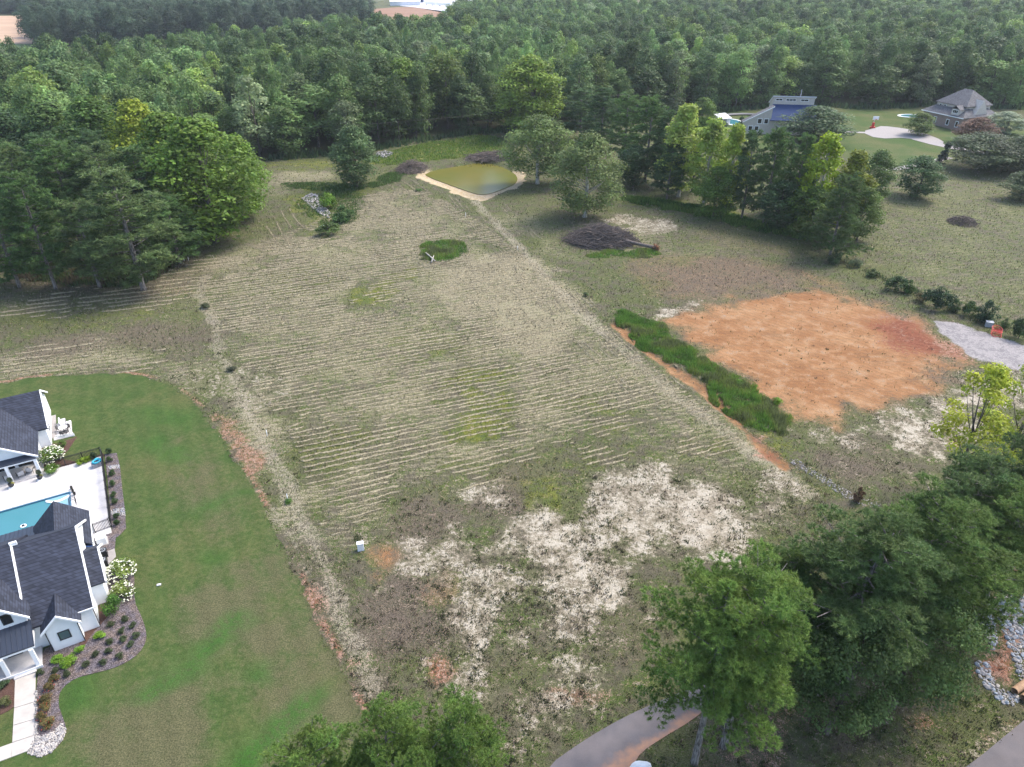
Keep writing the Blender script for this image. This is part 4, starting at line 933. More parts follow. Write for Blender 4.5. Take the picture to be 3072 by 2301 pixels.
def field_cover():
    X, Y = ray_scatter(r4, 420000, 470, 2330, power=.9)
    k = (X > -140) & (X < 260) & (Y < 240); X, Y = X[k], Y[k]
    m = lookup(X, Y)
    ok = (m[:, 0] < .15) & (m[:, 6] < .3) & (m[:, 11] < .3) & (m[:, 10] < .3) & ~inpoly(X, Y, HOUSE_ZONE) & ~inpoly(X, Y, DRIVE) & ~inpoly(X, Y, ROAD)
    clay = m[:, 2]; sand = m[:, 3]; hay = m[:, 1]; dark = m[:, 4]; lush = m[:, 5]; red = m[:, 7]
    patch = vnoise(X, Y, 1.3, 301) + .7 * vnoise(X, Y, .5, 303) + .5 * vnoise(X, Y, 5, 305)
    keep = ok & (r4.random(len(X)) < 1 - .93 * np.clip(clay * 1.2, 0, 1)) & (r4.random(len(X)) < np.where(sand > .25, np.where(patch > 1.13, .75, .06), .8)) & (r4.random(len(X)) < 1 - .6 * np.clip(red, 0, 1))
    X, Y, hay, dark, lush, sand = X[keep], Y[keep], hay[keep], dark[keep], lush[keep], sand[keep]; n = len(X)
    mp = (Y * math.cos(PITCH) + CAMH * math.sin(PITCH)) / FPX * 3
    q = r4.random(n); straw = np.where(q < .16 + .5 * hay - .2 * sand, 1, 0); brown = (r4.random(n) < .35 + .6 * dark)
    g1 = np.array((.085, .105, .030)); g2 = np.array((.15, .175, .03)); b1 = np.array((.135, .108, .085)); s1 = np.array((.38, .345, .265))
    T = np.where(brown[:, None], b1, g1); T = np.where((r4.random(n) < lush * .9)[:, None], g2, T); T = np.where(straw[:, None] > 0, s1, T)
    T = T * r4.uniform(.55, 1.3, (n, 1)) * KG
    P = np.stack([X, Y, np.full(n, -.02)], 1)
    h = mp * r4.uniform(1.0, 2.6, n) * np.where(straw > 0, .9, 1.1); wd = mp * r4.uniform(.35, .9, n)
    o = link('field_stubble', blades_mesh('field_stubble', P, np.clip(h, .06, .5), wd, r4, T, .95)); tag(o, 'weedy stubble and dry thatch covering the rough field', 'stubble', None, 'stuff')
field_cover()

def weed_tufts():
    X, Y = ray_scatter(r4, 30000, 800, 2320, power=.8); m = lookup(X, Y)
    pt = vnoise(X, Y, 2.2, 321) + .6 * vnoise(X, Y, .8, 323)
    ok = (m[:, 0] < .1) & (m[:, 6] < .2) & ~inpoly(X, Y, HOUSE_ZONE) & ~inpoly(X, Y, DRIVE) & ~inpoly(X, Y, ROAD) & (((m[:, 3] > .2) & (pt > .72) & (r4.random(len(X)) < .6)) | ((m[:, 2] > .4) & (pt > .9) & (r4.random(len(X)) < .2)) | ((m[:, 1] < .3) & (m[:, 2] < .3) & (r4.random(len(X)) < .22)))
    X, Y = X[ok], Y[ok]; n = len(X); c = 11; P = np.repeat(np.stack([X, Y, np.full(n, -.01)], 1), c, 0); sz = np.repeat(r4.uniform(.5, 1.6, n), c)
    P[:, :2] += r4.normal(size=(n * c, 2)) * (.13 * sz)[:, None]
    base = np.where(r4.random((n, 1)) < .3, np.array((.12, .095, .07)), np.array((.062, .082, .032))) * r4.uniform(.6, 1.3, (n, 1))
    T = np.repeat(base, c, 0) * r4.uniform(.7, 1.3, (n * c, 1))
    o = link('low_weeds', blades_mesh('low_weeds', P, .16 * sz, .09 * sz, r4, T, .85)); tag(o, 'small dark weed tufts dotting the bare sandy soil', 'weeds', None, 'stuff')
weed_tufts()

def tall_patch(name, poly, n, h, wd, cols, label, seed, lean=.55, cat='weeds', avoid=None):
    r = np.random.default_rng(seed); p = np.array(poly); X = r.uniform(p[:, 0].min(), p[:, 0].max(), n * 3); Y = r.uniform(p[:, 1].min(), p[:, 1].max(), n * 3)
    d = sdist(X, Y, poly) + wob(X, Y, 1.0, 3, seed); k = d > -.2
    if avoid is not None: k &= ~inpoly(X, Y, avoid)
    k &= vnoise(X, Y, 1.7, seed + 9) + .5 * vnoise(X, Y, .7, seed + 8) > .5 * (1 - sm(.5, 3, d) * .55); X, Y, d = X[k][:n], Y[k][:n], d[k][:n]; n = len(X)
    cl = vnoise(X, Y, 2.2, seed + 3); cl2 = vnoise(X, Y, .9, seed + 4); f = np.clip(.05 + .7 * cl + .6 * cl2, .12, 1.4) * sm(-.3, .9, d)
    hh = h * f * r.uniform(.6, 1.25, n) + .08; C = np.array(cols); ci = np.clip((cl * len(C) * 1.1 + r.normal(size=n) * .5), 0, len(C) - 1).astype(int)
    T = C[ci] * r.uniform(.55, 1.5, (n, 1)) * 1.4
    P = np.stack([X, Y, np.full(n, -.25)], 1)
    o = link(name, blades_mesh(name, P, hh + .25, wd * r.uniform(.5, 1.4, n), r, T, lean)); tag(o, label, cat, None, 'stuff')
GW = [(.060, .115, .025), (.075, .15, .028), (.10, .185, .035), (.13, .17, .04), (.10, .12, .05)]
tall_patch('tall_weeds', WEEDS, 40000, .85, .12, GW, 'tall green weeds growing along the ditch beside the orange clay', 401)
tall_patch('weed_mound', chaikin(PO([(897, 540), (920, 522), (965, 518), (1005, 525), (1016, 545), (1000, 560), (950, 570), (905, 560)]), 2), 9000, .95, .16, GW, 'round green weed mound left uncut in the middle of the field', 402)
tall_patch('pond_weeds', LUSH[4][0], 12000, .7, .3, [(.06, .12, .022), (.085, .15, .03), (.11, .165, .03)], 'lush green weeds on the bank behind the pond', 403, avoid=POND_B)
tall_patch('fence_undergrowth', LUSH[8][0], 16000, 1.0, .28, [(.04, .085, .02), (.06, .12, .024), (.085, .14, .03)], 'leafy green undergrowth at the foot of the fence line trees', 404)
tall_patch('rock_heap_weeds', chaikin(PO([(640, 430), (760, 405), (800, 425), (772, 480), (700, 510), (680, 480), (640, 455)]), 1), 8000, .6, .25, [(.05, .09, .026), (.07, .12, .028)], 'green weeds around the pale rock heap left of the field', 405)
tall_patch('bank_weeds', chaikin(PO([(600, 395), (700, 392), (800, 400), (830, 375), (890, 362), (890, 375), (840, 400), (740, 415), (620, 412)]), 1), 8000, .6, .28, [(.045, .085, .024), (.06, .105, .028)], 'dark green weeds around the foot of the lone tree', 406)
tall_patch('wood_edge_brush', [(x_, y_ - 3) for x_, y_ in EDGE[5:]] + [(x_, y_ + 5) for x_, y_ in EDGE[5:]][::-1], 30000, 2.6, .75, [(.040, .068, .032), (.052, .085, .036), (.064, .10, .038)], 'dark leafy brush along the foot of the woods', 407, cat='brush')
tall_patch('stand_brush', chaikin(PO([(0, 600), (120, 618), (240, 622), (320, 620), (400, 560), (430, 520), (400, 500), (250, 560), (0, 560)]), 1), 12000, 1.6, .4, [(.045, .07, .03), (.06, .085, .03), (.08, .065, .04)], 'dark brush on the ground under the left stand', 408, cat='brush')
tall_patch('fence_line_grass', [(x_, y_) for x_, y_ in PO([(1800, 565), (1850, 582), (1960, 630), (2060, 680), (2150, 705), (2240, 740)])] + [(x_ + 1.5, y_ + 2.4) for x_, y_ in PO([(1800, 565), (1850, 582), (1960, 630), (2060, 680), (2150, 705), (2240, 740)])][::-1], 7000, .7, .16, [(.05, .075, .03), (.10, .09, .05), (.04, .065, .028)], 'rank grass along the right fence line', 409, cat='grass')

# ------------------------------------------------------------------ rocks
def rock_mesh(seed, mat):
    import bmesh
    bm = bmesh.new(); bmesh.ops.create_icosphere(bm, subdivisions=1, radius=1.0); r = np.random.default_rng(seed)
    sx, sy, sz = r.uniform(.75, 1.2), r.uniform(.6, 1.0), r.uniform(.45, .75)
    for v in bm.verts: v.co = Vector((v.co.x * sx, v.co.y * sy, v.co.z * sz)) * r.uniform(.78, 1.2)
    me = bpy.data.meshes.new('stone'); bm.to_mesh(me); bm.free(); me.materials.append(MAT[mat]); return me
ROCKS = {k: [rock_mesh(700 + i + j * 10, k) for i in range(5)] for j, k in enumerate(('rock', 'rock_pale', 'rock_blue'))}
def in_region(r, polys, n):
    out = []
    P = [np.array(p) for p in polys]; A = np.array([(p[:, 0].max() - p[:, 0].min()) * (p[:, 1].max() - p[:, 1].min()) for p in P])
    while len(out) < n:
        i = r.choice(len(P), p=A / A.sum()); p = P[i]; x = r.uniform(p[:, 0].min(), p[:, 0].max()); y = r.uniform(p[:, 1].min(), p[:, 1].max())
        if inpoly(np.array([x]), np.array([y]), polys[i])[0]: out.append((x, y))
    return out
def rocks_stuff(name, polys, n, s0, s1, mats, label, seed, z=0.0, parent=None):
    r = np.random.default_rng(seed); V = []; F = []; M = []; b = 0
    for x, y in in_region(r, polys, n):
        mi = r.integers(0, len(mats)); me = ROCKS[mats[mi]][r.integers(0, 5)]
        v = np.array([q.co for q in me.vertices]); s_ = r.uniform(s0, s1); a = r.uniform(0, 6.28); c_, sn = math.cos(a), math.sin(a)
        v = v * s_; v = np.stack([v[:, 0] * c_ - v[:, 1] * sn + x, v[:, 0] * sn + v[:, 1] * c_ + y, v[:, 2] + z + s_ * .12], 1)
        f = np.array([p.vertices[:] for p in me.polygons]) + b; V.append(v); F.append(f); M += [mi] * len(f); b += len(v)
    me = np_mesh(name, np.concatenate(V), np.concatenate(F), mats[0])
    for k in mats[1:]: me.materials.append(MAT[k])
    me.polygons.foreach_set('material_index', np.array(M, np.int32))
    o = link(name, me, parent); o['kind'] = 'stuff'
    if label: tag(o, label, 'rocks')
    return o
RIP = [[G(*p) for p in q] for q in ([(2915, 1800), (2945, 1772), (2975, 1788), (2985, 1870), (2992, 1915), (2978, 1960), (2948, 1880), (2925, 1835)], [(2990, 1850), (3072, 1842), (3130, 1850), (3130, 2050), (3062, 2045), (3040, 1985), (3015, 1915)], [(2920, 1985), (2965, 1985), (2974, 2020), (2987, 2050), (3012, 2070), (3062, 2095), (3045, 2118), (3008, 2112), (2973, 2080), (2945, 2045)], [(2990, 1770), (3060, 1790), (3120, 1800), (3120, 1845), (3000, 1848)])]
rb = empty('riprap', (*G(3000, 1950), 0)); tag(rb, 'grey riprap stones lining the wash at the right edge', 'riprap')
r7 = np.random.default_rng(9)
spots = in_region(r7, RIP, 300)
for x, y in spots:
    o = link('stone', ROCKS[('rock', 'rock_blue', 'rock_pale')[r7.choice(3, p=[.35, .5, .15])]][r7.integers(0, 5)], rb)
    s_ = r7.uniform(.17, .32); o.scale = (s_, s_, s_); o.location = (x - rb.location.x, y - rb.location.y, s_ * .25); o.rotation_euler = (r7.uniform(-.3, .3), r7.uniform(-.3, .3), r7.uniform(0, 6.28))
ox, oy = rb.location.x, rb.location.y
rocks_stuff('small_stones', [[(x - ox, y - oy) for x, y in p] for p in RIP], 1500, .08, .17, ('rock_blue', 'rock', 'rock_pale'), None, 10, 0, rb)
rocks_stuff('ditch_stones', [[G(*p) for p in [(2365, 1380), (2390, 1378), (2440, 1410), (2500, 1445), (2560, 1480), (2650, 1515), (2640, 1532), (2570, 1510), (2520, 1485), (2450, 1435), (2390, 1405)]]], 300, .05, .14, ('rock_pale', 'rock', 'rock'), 'pale stones scattered along the drainage ditch', 11)
rocks_stuff('rock_heap', [[G(*p) for p in [(905, 595), (930, 582), (950, 582), (965, 610), (990, 640), (985, 655), (955, 640), (930, 620)]]], 380, .16, .42, ('rock_pale', 'rock_pale', 'rock'), 'pale broken rock heap among weeds left of the field', 12, .1)
rocks_stuff('rubble_heap', [[G(*p) for p in [(1122, 470), (1140, 455), (1175, 456), (1180, 468), (1150, 476)]]], 90, .2, .5, ('rock', 'rock_pale', 'rock'), 'pale rubble heap at the woods edge left of the pond', 13, .3)
def boulder(name, x, y, sx, sy, sz, label, rz=0, mat='boulder'):
    import bmesh
    bm = bmesh.new(); bmesh.ops.create_icosphere(bm, subdivisions=3, radius=1.0); r = np.random.default_rng(int(abs(x * 7)))
    for v in bm.verts:
        n = v.co.copy(); k = 1 + .07 * math.sin(n.x * 3 + 1) + .06 * math.sin(n.y * 4 + 2) + .05 * math.sin(n.z * 5 + n.x * 4)
        v.co = Vector((n.x * sx * k, n.y * sy * k, max(n.z, -.25) * sz * k))
    me = bpy.data.meshes.new(name); bm.to_mesh(me); bm.free(); me.materials.append(MAT[mat]); me.polygons.foreach_set('use_smooth', np.ones(len(me.polygons), bool))
    o = link(name, me, None, (x, y, sz * .2)); o.rotation_euler[2] = rz; tag(o, label, 'rock')
boulder('boulder', *G(972, 685), 1.3, .9, .7, 'rounded grey boulder at the foot of the rock heap')
boulder('boulder', *G(1915, 2318), 1.25, .7, .75, 'rounded pale boulder at the driveway mouth on the bottom edge', .45)

# ------------------------------------------------------------------ dead wood
def brush_pile(name, label, cx, cy, rx, ry, h, n, seed, mat='dead_wood', axis_=0.0, group=None, cat='brush pile'):
    r = np.random.default_rng(seed); mb = MB()
    for i in range(n):
        a = r.uniform(0, 6.28); q = math.sqrt(r.random()); x = math.cos(a) * q * rx; y = math.sin(a) * q * ry; zt = h * (1 - q * q) * r.uniform(.3, 1.1)
        d = np.array((math.cos(axis_ + r.normal() * .7), math.sin(axis_ + r.normal() * .7), r.normal() * .25)); L = r.uniform(.8, 2.6) * rx / 4 + .4
        b_ = r.normal(size=3) * .15 * L; rd = r.uniform(.012, .05) * (1 + rx / 6)
        p0 = np.array((x, y, max(.03, zt))) - d * L * .5; p2 = p0 + d * L; p0[2] = max(p0[2], .03); p2[2] = max(p2[2], .03)
        mb.tube([p0, (p0 + p2) / 2 + b_ * np.array((1, 1, .5)) + (0, 0, .05), p2], [rd, rd * .8, rd * .3], 4, False)
    root = empty(name, (cx, cy, 0)); mb.build('branches', mat, root); return tag(root, label, cat, group), root
cx, cy = G(1800, 722)
bp, root = brush_pile('fallen_tree', 'fallen dead tree with grey brushy crown and orange root ball', cx, cy, 7.2, 5.2, 3.2, 1900, 21, axis_=2.9, cat='fallen tree')
tb = G(1968, 752); p_end = np.array((tb[0] - cx, tb[1] - cy, .7)); mb = MB()
mb.tube([p_end, p_end * .72 + (0, 0, .3), p_end * .45 + (0, 0, .75), p_end * .12 + (0, .6, 1.5), (-2.2, .4, 1.9)], [.42, .36, .3, .2, .06], 9)
mb.build('trunk', 'dead_wood', root, True)
for k, q in enumerate([(-3.5, 2.2, 1.6), (-4.8, -.5, 1.5), (-1.5, -2.5, 1.3), (-.5, 3.0, 1.6), (-4.5, -2.0, .9)]):
    MB().tube([p_end * .42 + (0, 0, .8), np.array(q) * .5 + p_end * .2 + (0, 0, .9), q], [.17, .11, .03], 6, False).build('limb', 'dead_wood', root, True)
mb = MB(); rr = np.random.default_rng(3)
for i in range(46):
    d = unit(rr.normal(size=3)); mb.tube([p_end, p_end + d * rr.uniform(.3, .75), p_end + d * rr.uniform(.8, 1.25) + (0, 0, .1)], [.2, .1, .02], 5, False)
mb.build('root_ball', 'clay_root', root)
tall_patch('brush_weeds', [G(*p) for p in [(1750, 770), (1800, 755), (1900, 745), (1960, 745), (1995, 765), (1940, 772), (1800, 775)]], 4500, .7, .16, GW, 'green weeds along the front of the fallen tree', 410)
cx, cy = G(1238, 508); brush_pile('brush_pile', 'purplish grey brush pile on the left pond bank', cx, cy, 4.5, 5.5, 2.6, 700, 22, axis_=1.0)
cx, cy = G(1480, 475); brush_pile('brush_pile', 'low dark brush pile at the far end of the pond', cx, cy, 8, 4.5, 1.6, 500, 23, axis_=.1)
cx, cy = G(2885, 668); brush_pile('brush_pile', 'small dead brush heap in the right meadow', cx, cy, 3.4, 3.0, 1.6, 380, 24, axis_=1.2)
cx, cy = G(200, 600); 
def log(name, p0, p1, r0, r1, label, mat='pale_bark'):
    a = np.array((*G(*p0), .25 + r0)); b = np.array((*G(*p1), .35 + r1)); o = MB().tube([a - a, (b - a) * .5 + (0, 0, .08), b - a], [r0, (r0 + r1) / 2, r1], 8).build(name, mat, None, True, tuple(a)); tag(o, label, 'log')
log('log', (1278, 765), (1306, 790), .2, .13, 'longer pale log at the left end of the weed mound'); log('log', (1295, 792), (1302, 772), .16, .1, 'short pale log crossing the longer one')
# ------------------------------------------------------------------ left house: local frame u (along facade), v (to the back)
HO = G(255, 1922); HA = math.radians(30); cu, su = math.cos(HA), math.sin(HA)
def UV(u, v): return (HO[0] + u * cu - v * su, HO[1] + u * su + v * cu)
def uv_of(px, py, z=0.0):
    x, y = G(px, py, z); x -= HO[0]; y -= HO[1]; return (x * cu + y * su, -x * su + y * cu)
def c1(x, y): return (x * .362, 1100 + y * .362)
def c2(x, y): return (x * .423, 1600 + y * .423)
def c5(x, y): return (x * .2233, 1130 + y * .2233)
def gable_roof_u(par, name, u0, u1, v0, z0, vr, zr, v1, z1, t=.16, mat='shingle'):
    if v0 is not None: MB().slab([(u0, v0, z0), (u1, v0, z0), (u1, vr, zr), (u0, vr, zr)], t).build(name, mat, par)
    if v1 is not None: MB().slab([(u0, vr, zr), (u1, vr, zr), (u1, v1, z1), (u0, v1, z1)], t).build(name, mat, par)
def gable_roof_v(par, name, v0, v1, u0, z0, ur, zr, u1, z1, t=.16, mat='shingle'):
    MB().slab([(u0, v0, z0), (ur, v0, zr), (ur, v1, zr), (u0, v1, z0)], t).build(name, mat, par)
    MB().slab([(ur, v0, zr), (u1, v0, z1), (u1, v1, z1), (ur, v1, zr)], t).build(name, mat, par)
def wall_gable_u(par, u0, u1, v0, v1, ze, vr, zr, mat='white_wall', z0=0.0):   # pentagon in v-z, extruded along u
    pr = [(v0, z0), (v1, z0), (v1, ze), (vr, zr), (v0, ze)]
    return MB().hexa([(u0, a, b) for a, b in pr][::-1], [(u1, a, b) for a, b in pr][::-1]).build('wall', mat, par)
def wall_gable_v(par, v0, v1, u0, u1, ze, ur, zr, mat='white_wall', z0=0.0):
    pr = [(u0, z0), (u1, z0), (u1, ze), (ur, zr), (u0, ze)]
    return MB().hexa([(a, v0, b) for a, b in pr], [(a, v1, b) for a, b in pr]).build('wall', mat, par)
def rake_trim(par, a, b, w_=.16, h_=.24, mat='white_trim'):
    """square-section board along a sloped roof edge"""
    a = np.array(a, float); b = np.array(b, float); d = b - a; side = np.cross(d, (0, 0, 1.)); side = side / np.linalg.norm(side) * w_ / 2
    q = lambda p: [p - side - (0, 0, h_), p + side - (0, 0, h_), p + side, p - side]
    return MB().hexa(q(a), q(b)).build('rake_board', mat, par)
def window_box(par, u0, u1, v, z0, z1, axis_='v', t=.09, sgn=-1, glass='window_glass', fm='dark_frame', mull=0):
    """a framed pane standing proud of a wall; axis_ 'v' faces +-v, 'u' faces +-u"""
    o = sgn * .06
    def bx(mb, a0, a1, b0, b1, d0, d1):
        lo, hi = min(d0, d1), max(d0, d1)
        return mb.box(a0, a1, lo, hi, b0, b1) if axis_ == 'v' else mb.box(lo, hi, a0, a1, b0, b1)
    f = MB()
    bx(f, u0, u1, z0, z0 + t, v - o, v + o); bx(f, u0, u1, z1 - t, z1, v - o, v + o); bx(f, u0, u0 + t, z0 + t, z1 - t, v - o, v + o); bx(f, u1 - t, u1, z0 + t, z1 - t, v - o, v + o)
    for k in range(mull):
        c = u0 + (u1 - u0) * (k + 1) / (mull + 1); bx(f, c - t * .35, c + t * .35, z0 + t, z1 - t, v - o, v + o * .9)
    w_ = f.build('window', fm, par)
    bx(MB(), u0 + t, u1 - t, z0 + t, z1 - t, v - o * .5, v + o * .45).build('pane', glass, w_)
    return w_
def seams(par, corners, n, mat, h=.05, wd=.045):
    """raised standing seams running from edge a-b to edge d-c"""
    a, b, c, d = [np.array(p, float) for p in corners]; mb = MB()
    for i in range(n + 1):
        t = i / n; p, q = a + (b - a) * t, d + (c - d) * t; s_ = (b - a) / np.linalg.norm(b - a) * wd / 2
        mb.hexa([p - s_ - (0, 0, .01), p + s_ - (0, 0, .01), q + s_ - (0, 0, .01), q - s_ - (0, 0, .01)], [p - s_ + (0, 0, h), p + s_ + (0, 0, h), q + s_ + (0, 0, h), q - s_ + (0, 0, h)])
    return mb.build('standing_seams', mat, par)
house = empty('house', (*HO, 0), HA); tag(house, 'white house with dark shingle roof, front bay and columned porch at left', 'house')
# main body
wall_gable_u(house, -12, 1.34, 1.13, 14.9, 2.85, 8.0, 7.25)
gable_roof_u(house, 'roof', -3.9, 1.66, .9, 2.92, 8.0, 7.5, 15.1, 2.92)
gable_roof_u(house, 'roof', -12.4, -3.88, .9, 3.2, 8.0, 7.78, 15.1, 3.2, .4)
rake_trim(house, (1.6, .9, 2.93), (1.6, 8.0, 7.5)); rake_trim(house, (1.6, 15.1, 2.93), (1.6, 8.0, 7.5)); rake_trim(house, (-3.85, 1.9, 3.9), (-3.85, 8.0, 7.84), .14, .34)
MB().box(-3.98, -3.35, 7.82, 8.06, 7.5, 7.86).build('ridge_return', 'white_trim', house)
MB().box(.2, 1.72, .82, .9, 2.74, 2.9).build('gutter', 'white_trim', house)
# set-back extension on the right
wall_gable_u(house, 1.34, 2.45, 4.2, 9.9, 2.75, 7.08, 4.6)
gable_roof_u(house, 'roof', 1.0, 2.85, 4.0, 2.82, 7.08, 4.85, 10.15, 2.82)
rake_trim(house, (2.82, 4.0, 2.84), (2.82, 7.08, 4.87)); rake_trim(house, (2.82, 10.15, 2.84), (2.82, 7.08, 4.87))
# front bay
wall_gable_v(house, 0, 4, -2.5, 0, 2.62, -1.25, 4.05)
gable_roof_v(house, 'roof', -.28, 3.2, -2.92, 2.72, -1.25, 4.32, .42, 2.72, .14)
rake_trim(house, (-2.92, -.26, 2.75), (-1.25, -.26, 4.35)); rake_trim(house, (.42, -.26, 2.75), (-1.25, -.26, 4.35))
def ray_v(px, py, v0):                                          # hit of a pixel ray with a wall of constant v
    lo, hi = 0.0, 9.0
    for _ in range(40):
        mid = (lo + hi) / 2
        if uv_of(px, py, mid)[1] > v0: lo = mid
        else: hi = mid
    return uv_of(px, py, lo)[0], lo
c7 = lambda x, y: (x * .3023, 1800 + y * .3023)
wa = ray_v(*c7(565, 330), 0); wb = ray_v(*c7(717, 360), 0)
window_box(house, wa[0], wb[0], 0, wb[1], wa[1] + .05, fm='dark_frame', mull=0)
# left cross gable above the porch
wall_gable_v(house, 1.3, 8, -9.2, -3.7, 4.3, -6.45, 7.3)
gable_roof_v(house, 'roof', 1.0, 7.6, -9.6, 4.15, -6.45, 7.55, -3.3, 4.15, .16)
rake_trim(house, (-3.32, 1.02, 4.18), (-6.45, 1.02, 7.58)); rake_trim(house, (-9.58, 1.02, 4.18), (-6.45, 1.02, 7.58))
window_box(house, -5.4, -4.6, 1.3, 4.0, 5.2, glass='dark_glass')
# front porch
porch = MB().box(-12, -3.5, -1.36, 1.12, 0, .3).build('porch_floor', 'concrete', house)
MB().box(-12, -3.44, -1.42, -1.36, .02, .34).build('floor_edge', 'white_trim', porch)
pr_ = [(-12, -1.15, 2.72), (-3.4, -1.15, 2.72), (-3.4, 1.3, 3.62), (-12, 1.3, 3.62)]
rf = MB().slab(pr_, .12).build('porch_roof', 'metal_navy', house); seams(rf, pr_, 21, 'metal_navy')
MB().box(-12, -3.42, -1.14, -1.0, 2.38, 2.6).build('porch_beam', 'white_trim', house); MB().box(-3.62, -3.46, -1.0, 1.1, 2.38, 2.62).build('porch_beam', 'white_trim', house)
for u_ in (-3.78, -6.1, -8.4): MB().box(u_ - .16, u_ + .16, -1.28, -.96, .3, 2.4).build('column', 'white_trim', house)
st = MB(); st.box(-5.75, -4.0, -1.72, -1.42, 0, .15); st.build('step', 'concrete', house)
MB().box(-6.2, -5.0, 1.0, 1.11, .3, 2.35).build('front_door', 'dark_frame', house)
# back gable over the pool terrace, metal lean-to and side awning
gable_roof_v(house, 'roof', 10.5, 16.6, -3.45, 2.82, -.8, 5.4, 1.98, 2.82, .16)
wall_gable_v(house, 12, 13.9, -3.2, 1.5, 2.7, -.8, 5.0)
for u_ in (-3.2, 1.7): MB().box(u_ - .15, u_ + .15, 16.1, 16.4, .06, 2.75).build('column', 'white_trim', house)
MB().box(1.9, 2.04, 10.9, 16.6, 2.62, 2.78).build('gutter', 'white_trim', house)
mr = [(-12, 15.0, 2.98), (-3.3, 15.0, 2.98), (-3.3, 17.25, 2.55), (-12, 17.25, 2.55)]
rf = MB().slab(mr, .1).build('metal_roof', 'metal_navy', house); seams(rf, mr, 22, 'metal_navy')
for u_ in (-6.2, -9.2): MB().box(u_ - .12, u_ + .12, 16.9, 17.14, .06, 2.46).build('column', 'white_trim', house)
ar = [(1.36, 10.2, 2.85), (1.95, 10.2, 2.6), (1.95, 13.8, 2.6), (1.36, 13.8, 2.85)]
rf = MB().slab(ar, .08).build('awning', 'metal_blue', house); seams(rf, [ar[0], ar[3], ar[2], ar[1]], 9, 'metal_navy')
MB().box(1.5, 1.75, 9.95, 13.9, 0, 2.45).build('wall', 'white_wall', house)
# gutters and downpipes seen on the walls
MB().tube([(.05, -.06, 2.6), (.05, -.06, .1)], .045, 6).build('downpipe', 'dark_frame', house); MB().tube([(-2.56, -.06, 2.6), (-2.56, -.06, .1)], .045, 6).build('downpipe', 'dark_frame', house)
MB().tube([(1.42, 1.05, 2.7), (1.42, 1.05, .1)], .045, 6).build('downpipe', 'dark_frame', house)

# pool house behind
ph = empty('pool_house', (*HO, 0), HA); tag(ph, 'white pool house with grey shingle gables and covered porch at the left edge', 'house')
wall_gable_u(ph, -14, -2.1, 37.7, 47.6, 2.8, 42.65, 5.75)
gable_roof_u(ph, 'roof', -14, -1.7, 37.4, 2.9, 42.65, 6.0, 47.9, 2.9)
rake_trim(ph, (-1.74, 37.4, 2.92), (-1.74, 42.65, 6.02)); rake_trim(ph, (-1.74, 47.9, 2.92), (-1.74, 42.65, 6.02))
wall_gable_v(ph, 34.2, 41, -11.2, -3.35, 2.72, -7.3, 5.6)
wg = MB().hexa([(-3.4, 31.75, 3.0), (-11.2, 31.75, 3.0), (-7.3, 31.75, 5.6)], [(-3.4, 34.2, 3.0), (-11.2, 34.2, 3.0), (-7.3, 34.2, 5.6)]).build('pediment', 'white_wall', ph)
gable_roof_v(ph, 'roof', 31.2, 41.6, -11.7, 2.82, -7.3, 5.9, -2.92, 2.82, .16)
rake_trim(ph, (-2.94, 31.22, 2.84), (-7.3, 31.22, 5.93)); rake_trim(ph, (-11.66, 31.22, 2.84), (-7.3, 31.22, 5.93))
pent = [(-11.4, 30.95, 2.72), (-3.1, 30.95, 2.72), (-3.6, 31.75, 3.12), (-11.0, 31.75, 3.12)]
MB().slab(pent, .08).build('pent_roof', 'metal_navy', ph)
MB().box(-11.3, -3.2, 31.02, 31.2, 2.42, 2.6).build('porch_beam', 'white_trim', ph); MB().box(-3.45, -3.3, 31.2, 34.2, 2.42, 2.7).build('porch_beam', 'white_trim', ph)
for u_ in (-3.42, -6.5, -9.6): MB().box(u_ - .17, u_ + .17, 31.05, 31.39, .12, 2.42).build('column', 'white_trim', ph)
MB().box(-12, -3.1, 30.9, 34.2, 0, .12).build('porch_floor', 'concrete', ph)
for u0_ in (-10.6, -8.2, -5.8): window_box(ph, u0_, u0_ + 2.0, 34.2, .2, 2.3, glass='dark_glass', mull=2)
MB().box(-2.1, -1.5, 39.5, 45.8, 0, .1).build('side_landing', 'pad_concrete', ph)
window_box(ph, 40.0, 41.2, -2.1, 1.0, 2.2, axis_='u', sgn=1)
MB().tube([(-6, 39.0, 3.85), (-6, 39.0, 4.2)], .09, 8).build('vent_pipe', 'white_plastic', ph)
# outdoor lounge chairs under the porch
def armchair(u, v, rz, label, z=.12):
    x, y = UV(u, v); t = empty('armchair', (x, y, z), HA + rz); tag(t, label, 'armchair', 'porch armchairs')
    MB().box(-.34, .34, -.34, .34, .3, .44).build('seat', 'cushion', t); MB().hexa([(-.34, .26, .42), (.34, .26, .42), (.34, .38, .42), (-.34, .38, .42)], [(-.34, .44, .95), (.34, .44, .95), (.34, .54, .95), (-.34, .54, .95)]).build('backrest', 'cushion', t)
    for sx in (-1, 1):
        MB().box(sx * .4 - .035, sx * .4 + .035, -.34, .36, .56, .62).build('armrest', 'black_metal', t)
        for sy in (-.3, .32): MB().tube([(sx * .38, sy, 0), (sx * .38, sy, .57)], .025, 6).build('leg', 'black_metal', t)
armchair(-5.55, 32.0, math.pi + .35, 'left armchair of the two on the pool house porch'); armchair(-4.45, 32.3, math.pi - .3, 'right armchair of the two on the pool house porch')
armchair(-6.9, 31.9, math.pi + .2, 'armchair behind the left porch column')
